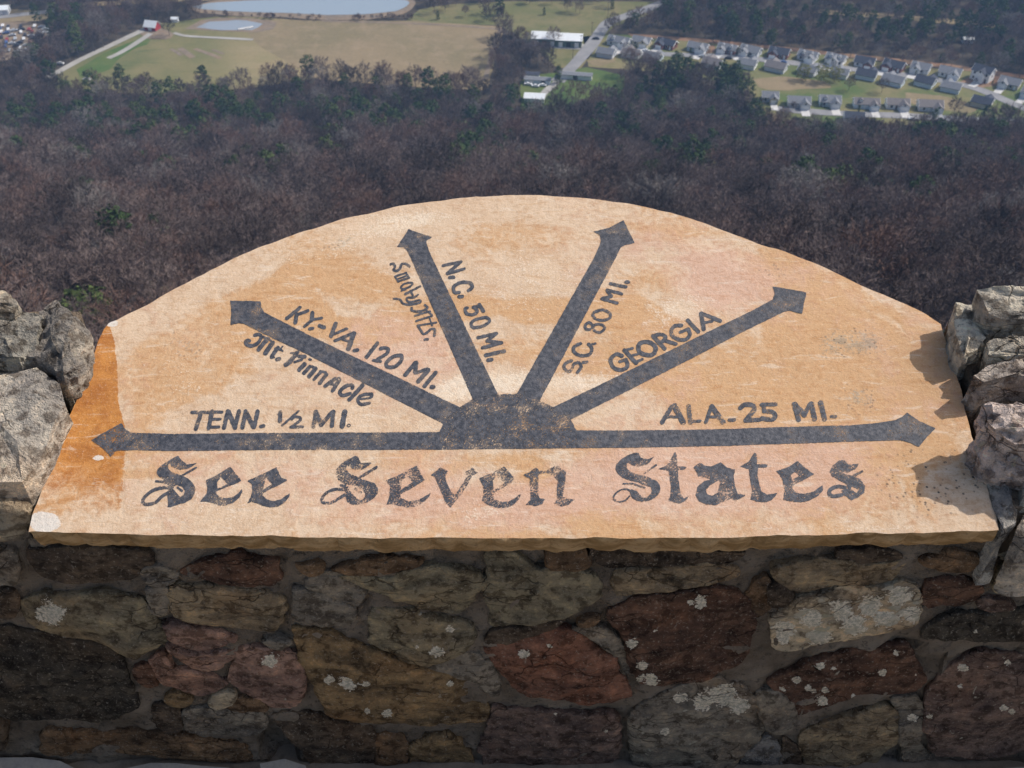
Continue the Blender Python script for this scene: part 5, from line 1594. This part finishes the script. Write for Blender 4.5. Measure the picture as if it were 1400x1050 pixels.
# ------------------------------------------------------------------ trees
def branch_tree(seed, H, spread, n1, n2, n3, n4, twig_w):
    """trunk, limbs running out to a domed crown, branchlets and fine twigs"""
    r = random.Random(seed)
    tr, cr = MB(), MB()
    pts = [Vector((0, 0, -0.8))]
    for k in range(1, 5):
        pts.append(Vector((r.uniform(-.25, .25) * k * .5, r.uniform(-.25, .25) * k * .5, H * 0.68 * k / 4)))
    rad = [H * 0.017, H * 0.0135, H * 0.0105, H * 0.008, H * 0.005]
    for k in range(4):
        tr.tube(pts[k], pts[k + 1], rad[k], rad[k + 1], 6)

    def rv(s_):
        return Vector((r.uniform(-s_, s_), r.uniform(-s_, s_), r.uniform(-s_, s_)))

    def twig(p, d, L, w):
        a = d.cross(rv(1)).normalized() * w
        cr.add([p - a, p + a, p + d * L], [(0, 1, 2)])
    zc, rz_ = H * 0.60, H * 0.40
    for i in range(n1):
        u = -0.45 + 1.42 * (i + 0.5) / n1
        ang = i * 2.39996 + r.uniform(-.35, .35)
        s_ = math.sqrt(max(0.02, 1 - min(0.999, abs(u)) ** 2))
        k_ = r.uniform(0.78, 1.08)
        e2 = Vector((math.cos(ang) * s_ * spread * k_, math.sin(ang) * s_ * spread * k_, zc + u * rz_ * k_))
        t = min(0.98, max(0.28, (e2.z - 0.55 * spread * s_) / (H * 0.68)))
        zz = t * 3.999
        k = min(3, int(zz))
        p = pts[k].lerp(pts[k + 1], zz - k)
        e = p.lerp(e2, 0.5) + Vector((0, 0, 0.10 * spread)) * (1 - u) * 0.4 + rv(0.35)
        L = (e2 - p).length
        r0 = H * 0.0056 * (0.6 + 0.4 * (1 - t))
        cr.tube(p, e, r0, r0 * 0.6, 4)
        cr.tube(e, e2, r0 * 0.6, r0 * 0.2, 3)
        for j in range(n2):
            v = 0.5 + 0.5 * (j + r.random()) / n2
            q = p.lerp(e, v / 0.5) if v < 0.5 else e.lerp(e2, (v - 0.5) / 0.5)
            base = ((e - p) if v < .5 else (e2 - e)).normalized()
            dd = (base + rv(0.95) + Vector((0, 0, 0.35))).normalized()
            q2 = q + dd * L * r.uniform(0.22, 0.40)
            cr.tube(q, q2, r0 * 0.30, r0 * 0.10, 3)
            for m in range(n3):
                s0 = q.lerp(q2, r.uniform(0.15, 1.0))
                d3 = (dd + rv(0.95) + Vector((0, 0, 0.35))).normalized()
                l3 = r.uniform(0.7, 1.4)
                twig(s0, d3, l3, twig_w)
                for _ in range(n4):
                    twig(s0 + d3 * l3 * r.uniform(0.2, 0.9), (d3 + rv(0.9)).normalized(), r.uniform(0.4, 0.9), twig_w * 0.75)
    return tr, cr


def pine_tree(seed, H, spread, n, base=0.2, leaf=0.55, clumps=34, top=0.25):
    """irregular rounded crown made of needle clumps at the branch ends"""
    r = random.Random(seed)
    tr, cr = MB(), MB()
    tr.tube((0, 0, -0.8), (0, 0, H * 0.55), H * 0.014, H * 0.009, 6)
    tr.tube((0, 0, H * 0.55), (0, 0, H * 0.94), H * 0.009, 0.03, 5)
    for i in range(clumps):
        t = base + (1 - base) * (i + 0.5) / clumps
        u = (t - base) / (1 - base)
        prof = (0.55 + 0.45 * math.sin(math.pi * min(1.0, u * 1.5 + 0.12))) if u < 0.55 else max(0.08, 1.0 - ((u - 0.55) / 0.45) ** 1.7 * (1 - top))
        a = i * 2.39996 + r.uniform(-.5, .5)
        L = spread * prof * r.uniform(0.45, 1.08)
        p0 = Vector((0, 0, H * t - 0.25 * L))
        p1 = Vector((math.cos(a) * L, math.sin(a) * L, H * t + r.uniform(-.4, .4)))
        tr.tube(p0, p1, 0.06, 0.02, 3)
        cw = r.uniform(0.75, 1.25)
        for m in range(n):
            v = Vector((r.gauss(0, 1), r.gauss(0, 1), r.gauss(0, 0.62)))
            v = v.normalized() * (r.random() ** 0.4)
            c = p1 + Vector((v.x * cw * 1.15, v.y * cw * 1.15, v.z * cw * 0.75))
            nv = (v + Vector((r.uniform(-.6, .6), r.uniform(-.6, .6), r.uniform(0, .9)))).normalized()
            ax = nv.orthogonal().normalized()
            ay = nv.cross(ax)
            s0, s1 = leaf * r.uniform(0.5, 1.1), leaf * r.uniform(0.3, 0.7)
            th = r.uniform(0, 6.28)
            u_, v_ = ax * math.cos(th) + ay * math.sin(th), -ax * math.sin(th) + ay * math.cos(th)
            cr.add([c - u_ * s0, c + v_ * s1 * .6, c + u_ * s0, c - v_ * s1], [(0, 1, 2, 3)])
    return tr, cr


BARE = []
for s_ in range(6):
    a, c = branch_tree(500 + s_, (13.0, 12.0, 14.5, 11.0, 13.5, 12.5)[s_], (4.3, 3.8, 4.6, 3.6, 4.8, 4.0)[s_], 26, 6, 6, 2, 0.055)
    BARE.append((a.mesh('trunk', M['bark'], True), c.mesh('crown', M['twig'])))
PINE = []
for s_ in range(4):
    a, c = pine_tree(600 + s_, (13, 11.5, 14.5, 10.5)[s_], (3.4, 3.8, 3.3, 3.5)[s_], 26)
    PINE.append((a.mesh('trunk', M['bark'], True), c.mesh('crown', M['needle'])))
a, c = pine_tree(700, 10, 4.6, 30, 0.18, 0.42, 44, 0.5)
WILLOW = (a.mesh('trunk', M['bark'], True), c.mesh('crown', M['willow']))
a, c = branch_tree(720, 16, 6.2, 34, 8, 6, 2, 0.05)
BIGBARE = (a.mesh('trunk', M['bark'], True), c.mesh('crown', M['twig']))
a, c = pine_tree(730, 9, 1.7, 24, 0.06, 0.4, 30, 0.05)
CEDAR = (a.mesh('trunk', M['bark'], True), c.mesh('crown', M['needle']))


def put_tree(name, pair, P, sc_, rz, label, group=None):
    root = empty(name, tuple(P), rz, label=label, cat='tree', group=group)
    root.scale = (sc_, sc_, sc_)
    for nm, me in zip(('trunk', 'crown'), pair):
        link(bpy.data.objects.new(nm, me), parent=root)
    return root


rng = np.random.default_rng(21)


def in_poly(x, y, poly):
    ins = np.zeros(x.shape, bool)
    n = len(poly)
    for i in range(n):
        a, b_ = poly[i], poly[(i + 1) % n]
        ins ^= ((a[1] > y) != (b_[1] > y)) & (x < (b_[0] - a[0]) * (y - a[1]) / (b_[1] - a[1] + 1e-12) + a[0])
    return ins


# jittered grid of tree places
sp = 8.0
gx, gy = np.meshgrid(np.arange(-760, 760, sp), np.arange(70, 960, sp))
gx = gx + (np.arange(gx.shape[0]) % 2)[:, None] * sp / 2 + rng.uniform(-sp * .36, sp * .36, gx.shape)
gy = gy + rng.uniform(-sp * .36, sp * .36, gy.shape)
x, y = gx.ravel(), gy.ravel()
z = terrain(x, y)
d = np.stack([x, y, z - EYE], 1)
dep = d @ FWD
keep = np.abs(x) < 0.72 * dep + 60
for o in OPEN_W:
    keep &= ~in_poly(x, y, o)
x, y, z, dep = x[keep], y[keep], z[keep], dep[keep]
px, py = to_px(np.stack([x, y, z], 1))
# thinner scrub: hedge edges and the strip between lake and fields
thin = rng.random(len(x))
scrub = (py < 60) & (px > 280) & (px < 760)
keep = ~(scrub & ((thin > 0.75) | (px < 590)))
keep &= ~((px > 690) & (px < 940) & (py < 30) & (thin > 0.35) & (px < 900))
x, y, z, px, py, dep = x[keep], y[keep], z[keep], px[keep], py[keep], dep[keep]
# evergreen patches, in photo pixels of the tree foot: x, y, rx, ry, strength
EVERG = [(505, 172, 105, 40, .5), (330, 185, 60, 22, .4), (90, 205, 110, 30, .4), (660, 190, 60, 40, .35), (1060, 190, 90, 26, .5), (1300, 215, 110, 30, .35), (880, 150, 40, 30, .35), (250, 140, 70, 18, .45), (470, 150, 50, 22, .35), (560, 150, 50, 20, .35), (600, 130, 40, 20, .4), (300, 140, 60, 14, .4), (180, 125, 45, 14, .5), (40, 185, 70, 22, .55), (140, 180, 40, 20, .45), (215, 195, 20, 14, .6), (337, 245, 14, 10, 1.0), (320, 150, 45, 18, .3),
         (660, 215, 40, 35, .4), (640, 245, 16, 14, .7), (700, 160, 40, 20, .25), (770, 205, 12, 12, .6), (925, 115, 26, 22, .7), (1000, 130, 34, 34, .6), (1070, 160, 34, 18, .7), (1110, 205, 45, 20, .5), (1020, 195, 24, 18, .6), (1150, 215, 70, 30, .4), (930, 245, 40, 22, .4),
         (860, 195, 16, 14, .5), (1230, 200, 60, 20, .3), (1350, 190, 50, 16, .5), (1375, 260, 30, 16, .5), (1130, 285, 50, 14, .35), (1250, 45, 190, 26, .5), (1100, 30, 160, 22, .35), (1350, 65, 60, 24, .3), (1370, 10, 120, 12, .6), (900, 25, 40, 12, .4), (85, 45, 30, 22, .45), (30, 85, 30, 12, .35), (110, 20, 20, 10, .5), (120, 285, 16, 14, .25), (1290, 160, 16, 10, .8), (480, 210, 60, 30, .1), (1290, 155, 40, 8, .4), (1380, 160, 30, 8, .6)]
prob = np.where((py > 140) & (py < 270), 0.095, 0.015)
for cx, cy2, rx, ry, k in EVERG:
    prob = np.maximum(prob, min(1.0, 1.35 * k) * np.exp(-(((px - cx) / rx) ** 2 + ((py - cy2) / ry) ** 2)))
prob = np.where((px > 1035) & (px < 1340) & (py < 206) & (py > 120), 0.0, prob)
ever = rng.random(len(x)) < prob
scl = rng.uniform(0.78, 1.5, len(x)) * np.where(py < 170, 0.82, 1.0)
scl = scl * (1 + 0.18 * fbm(np.stack([x / 40, y / 40, x * 0], 1), 2, 91))
scl = np.where(ever, np.minimum(scl * 1.1, 1.3), scl)
scl = np.where((px > 1035) & (px < 1340) & (py < 206), scl * 0.75, scl)
rot = rng.uniform(0, 6.28, len(x))
var = rng.integers(0, 6, len(x))
pvar = rng.integers(0, 4, len(x))
dist = np.sqrt(x * x + y * y + (z - EYE) ** 2)
# what the slab and the wall hide, the photograph does not show
sx_ = np.interp(px, [o[0] for o in OUTLINE[8:36]], [o[1] for o in OUTLINE[8:36]])
shown = (px > -10) & (px < 1410) & (py < np.where((px > 145) & (px < 1290), sx_ + 6, 420)) & (py > 0)


def as_things(mask, limit):
    idx = np.nonzero(mask & shown)[0]
    return idx[np.argsort(dist[idx])][:limit]


bare_i = as_things(~ever, 290)
pine_i = as_things(ever, 290)
for i in bare_i:
    put_tree('bare_tree', BARE[var[i]], (x[i], y[i], z[i] - 0.2), float(scl[i]), float(rot[i]), 'leafless brown-grey tree on the wooded slope just beyond the slab', 'bare trees on the slope')
for i in pine_i:
    slope = y[i] < 500
    put_tree('pine_tree', PINE[pvar[i]], (x[i], y[i], z[i] - 0.2), float(scl[i]), float(rot[i]), 'dark green pine among bare trees on the wooded slope' if slope else 'dark green pine standing in the woods of the valley floor', 'pines of the slope' if slope else 'pines of the valley woods')
rest = np.ones(len(x), bool)
rest[bare_i] = False
rest[pine_i] = False

# the rest of the wood: one mass
def wood_object(name, mask, which, pairs, label):
    idx = np.nonzero(mask)[0]
    me = bpy.data.meshes.new(name)
    me.from_pydata([(x[i], y[i], z[i] - 0.2) for i in idx], [], [])
    for nm, typ, arr in (('scl', 'FLOAT', scl[idx]), ('rot', 'FLOAT', rot[idx]), ('kind_id', 'INT', which[idx])):
        at = me.attributes.new(nm, typ, 'POINT')
        at.data.foreach_set('value', arr.astype(np.float32 if typ == 'FLOAT' else np.int32))
    ob = link(bpy.data.objects.new(name, me), label=label, cat='woods', kind='stuff')
    ng = bpy.data.node_groups.new(name + '_scatter', 'GeometryNodeTree')
    ng.interface.new_socket('Geometry', in_out='INPUT', socket_type='NodeSocketGeometry')
    ng.interface.new_socket('Geometry', in_out='OUTPUT', socket_type='NodeSocketGeometry')
    N, L = ng.nodes.new, ng.links.new
    gi, go = N('NodeGroupInput'), N('NodeGroupOutput')
    join = N('GeometryNodeJoinGeometry')

    def named(nm, typ):
        nd = N('GeometryNodeInputNamedAttribute')
        nd.data_type = typ
        nd.inputs['Name'].default_value = nm
        return nd.outputs['Attribute']
    sc_a, ro_a, ki_a = named('scl', 'FLOAT'), named('rot', 'FLOAT'), named('kind_id', 'INT')
    cx = N('ShaderNodeCombineXYZ')
    L(ro_a, cx.inputs['Z'])
    for v, (trunk, crown) in enumerate(pairs):
        jt = N('GeometryNodeJoinGeometry')
        for src in (trunk, crown):
            oi = N('GeometryNodeObjectInfo')
            oi.transform_space = 'ORIGINAL'
            oi.inputs['Object'].default_value = src
            L(oi.outputs['Geometry'], jt.inputs[0])
        cmp_ = N('FunctionNodeCompare')
        cmp_.data_type, cmp_.operation = 'INT', 'EQUAL'
        L(ki_a, cmp_.inputs[2])
        cmp_.inputs[3].default_value = v
        iop = N('GeometryNodeInstanceOnPoints')
        L(gi.outputs[0], iop.inputs['Points'])
        L(cmp_.outputs[0], iop.inputs['Selection'])
        L(jt.outputs[0], iop.inputs['Instance'])
        L(cx.outputs[0], iop.inputs['Rotation'])
        L(sc_a, iop.inputs['Scale'])
        L(iop.outputs[0], join.inputs[0])
    L(join.outputs[0], go.inputs[0])
    md = ob.modifiers.new('scatter', 'NODES')
    md.node_group = ng
    return ob


def source_pairs(root_name, meshes):
    out = []
    for pair in meshes:
        for ob in bpy.data.objects:
            if ob.name.startswith(root_name) and ob.type == 'EMPTY':
                ch = {c.data: c for c in ob.children}
                if pair[0] in ch:
                    out.append((ch[pair[0]], ch[pair[1]]))
                    break
    return out


wood_object('bare_woods', rest & ~ever, var, source_pairs('bare_tree', BARE), 'mass of leafless brown woods covering slope and valley')
if (rest & ever).any():
    wood_object('pine_woods', rest & ever, pvar, source_pairs('pine_tree', PINE), 'mass of dark pines scattered through the valley woods')

# trees that stand out on their own
for name, pair, tx, ty, s_, lab in (
        ('bare_tree', BIGBARE, 688, 52, 1.0, 'wide leafless tree at the corner of the hay field'),
        ('bare_tree', BIGBARE, 232, 49, 0.7, 'lone leafless tree beside the red barn'),
        ('bare_tree', BIGBARE, 757, 63, 0.75, 'leafless tree standing before the warehouse'),
        ('pine_tree', PINE[0], 683, 20, 1.0, 'single pine in the meadow beyond the hay field'),
        ('cedar_tree', CEDAR, 763, 114, 1.2, 'narrow dark cedar beside the long white mobile home'),
        ('budding_tree', WILLOW, 1098, 110, 0.95, 'yellow-green budding tree behind the brown-grey roofed house'),
        ('budding_tree', WILLOW, 1122, 113, 1.05, 'yellow-green budding tree, middle one of three on the lawn'),
        ('budding_tree', WILLOW, 1140, 112, 0.9, 'yellow-green budding tree hiding a white house'),
        ('pine_tree', PINE[2], 922, 118, 1.35, 'tall pine standing apart below the subdivision road'),
        ('pine_tree', PINE[0], 938, 116, 1.25, 'tall pine leaning on its neighbour below the subdivision road'),
        ('pine_tree', PINE[2], 984, 128, 1.3, 'tall pine at the corner of the subdivision lawn'),
        ('pine_tree', PINE[0], 1002, 126, 1.35, 'broad tall pine before the white house with the lawn'),
        ('bare_tree', BIGBARE, 1205, 127, 0.55, 'leafless tree on the lawn between the two house rows'),
        ('bare_tree', BIGBARE, 1160, 124, 0.5, 'small leafless tree near the yellow-green budding trees'),
        ('bare_tree', BIGBARE, 1303, 158, 0.65, 'leafless tree by the near street end'),
        ('cedar_tree', CEDAR, 1275, 170, 1.0, 'narrow dark cedar beside the near street'),
        ('pine_tree', PINE[1], 1368, 165, 0.8, 'bushy pine where the subdivision road meets the forest')):
    P = valley(np.array([tx]), np.array([ty]))[0]
    put_tree(name, pair, (P[0], P[1], ZV), s_, tx * 0.7, lab)

# shrubs and small bare trees dotted over the meadow
rng2 = random.Random(33)
for i in range(26):
    tx, ty = rng2.uniform(590, 860), rng2.uniform(4, 30)
    if 735 < tx and ty > 26:
        continue
    P = valley(np.array([tx]), np.array([ty]))[0]
    if rng2.random() < 0.7:
        put_tree('bare_tree', BARE[rng2.randrange(5)], (P[0], P[1], ZV), rng2.uniform(0.5, 0.9), rng2.uniform(0, 6), 'small leafless tree dotted in the meadow beyond the hay field', 'small trees in the meadow')
    else:
        put_tree('cedar_tree', CEDAR, (P[0], P[1], ZV), rng2.uniform(0.45, 0.8), 0, 'small dark cedar dotted in the meadow beyond the hay field', 'cedars in the meadow')

# garden shrubs and cars in the subdivision
for i in range(46):
    k = rng2.randrange(len(ROW1) + len(ROW3))
    hx, hy = (ROW1 + ROW3)[k][:2]
    tx, ty = hx + rng2.uniform(-19, 19), hy + rng2.uniform(-2, 9)
    P = valley(np.array([tx]), np.array([ty]))[0]
    put_tree('garden_tree', (CEDAR if rng2.random() < 0.4 else BARE[rng2.randrange(6)]), (P[0], P[1], ZV), rng2.uniform(0.2, 0.42), rng2.uniform(0, 6), 'small young tree in a front garden of the subdivision', 'garden trees of the subdivision')
for i, k in enumerate((1, 3, 4, 6, 8, 9, 11, 12)):
    hx, hy = ROW1[k][:2]
    P = valley(np.array([hx + 4.0]), np.array([hy + 9.5]))[0]
    put_car(P[0], P[1], R(-20), ('white', 'silver', 'dark', 'blue')[i % 4], f'{("white", "silver", "dark", "blue")[i % 4]} car on the street before the {ORD[k]} house from main road', name='parked_car')

# brush between the lake and the fields
for i in range(64):
    tx = rng2.uniform(262, 566)
    ty = np.interp(tx, [262, 330, 450, 566], [21, 23.5, 28, 26]) + rng2.uniform(-1.5, 1.5)
    P = valley(np.array([tx]), np.array([ty]))[0]
    put_tree('bare_shrub', BARE[rng2.randrange(6)], (P[0], P[1], ZV), rng2.uniform(0.16, 0.32), rng2.uniform(0, 6), 'small leafless brush tree on the bank between lake and fields', 'brush along the lake bank')

# ------------------------------------------------------------------ air
hz = MB()
hz.box(-2700, 2700, -1600, 4700, ZV - 8, 4.0)
t = NT('air')
pv = t.n('VolumePrincipled', {'Color': (0.34, 0.60, 1.0, 1), 'Density': 0.00019, 'Anisotropy': 0.0})
t.t.links.new(pv.outputs[0], t.out.inputs['Volume'])
t.m.cycles.homogeneous_volume = True
hz.obj('haze', t.m, label='pale blue haze over the valley', cat='haze', kind='stuff')
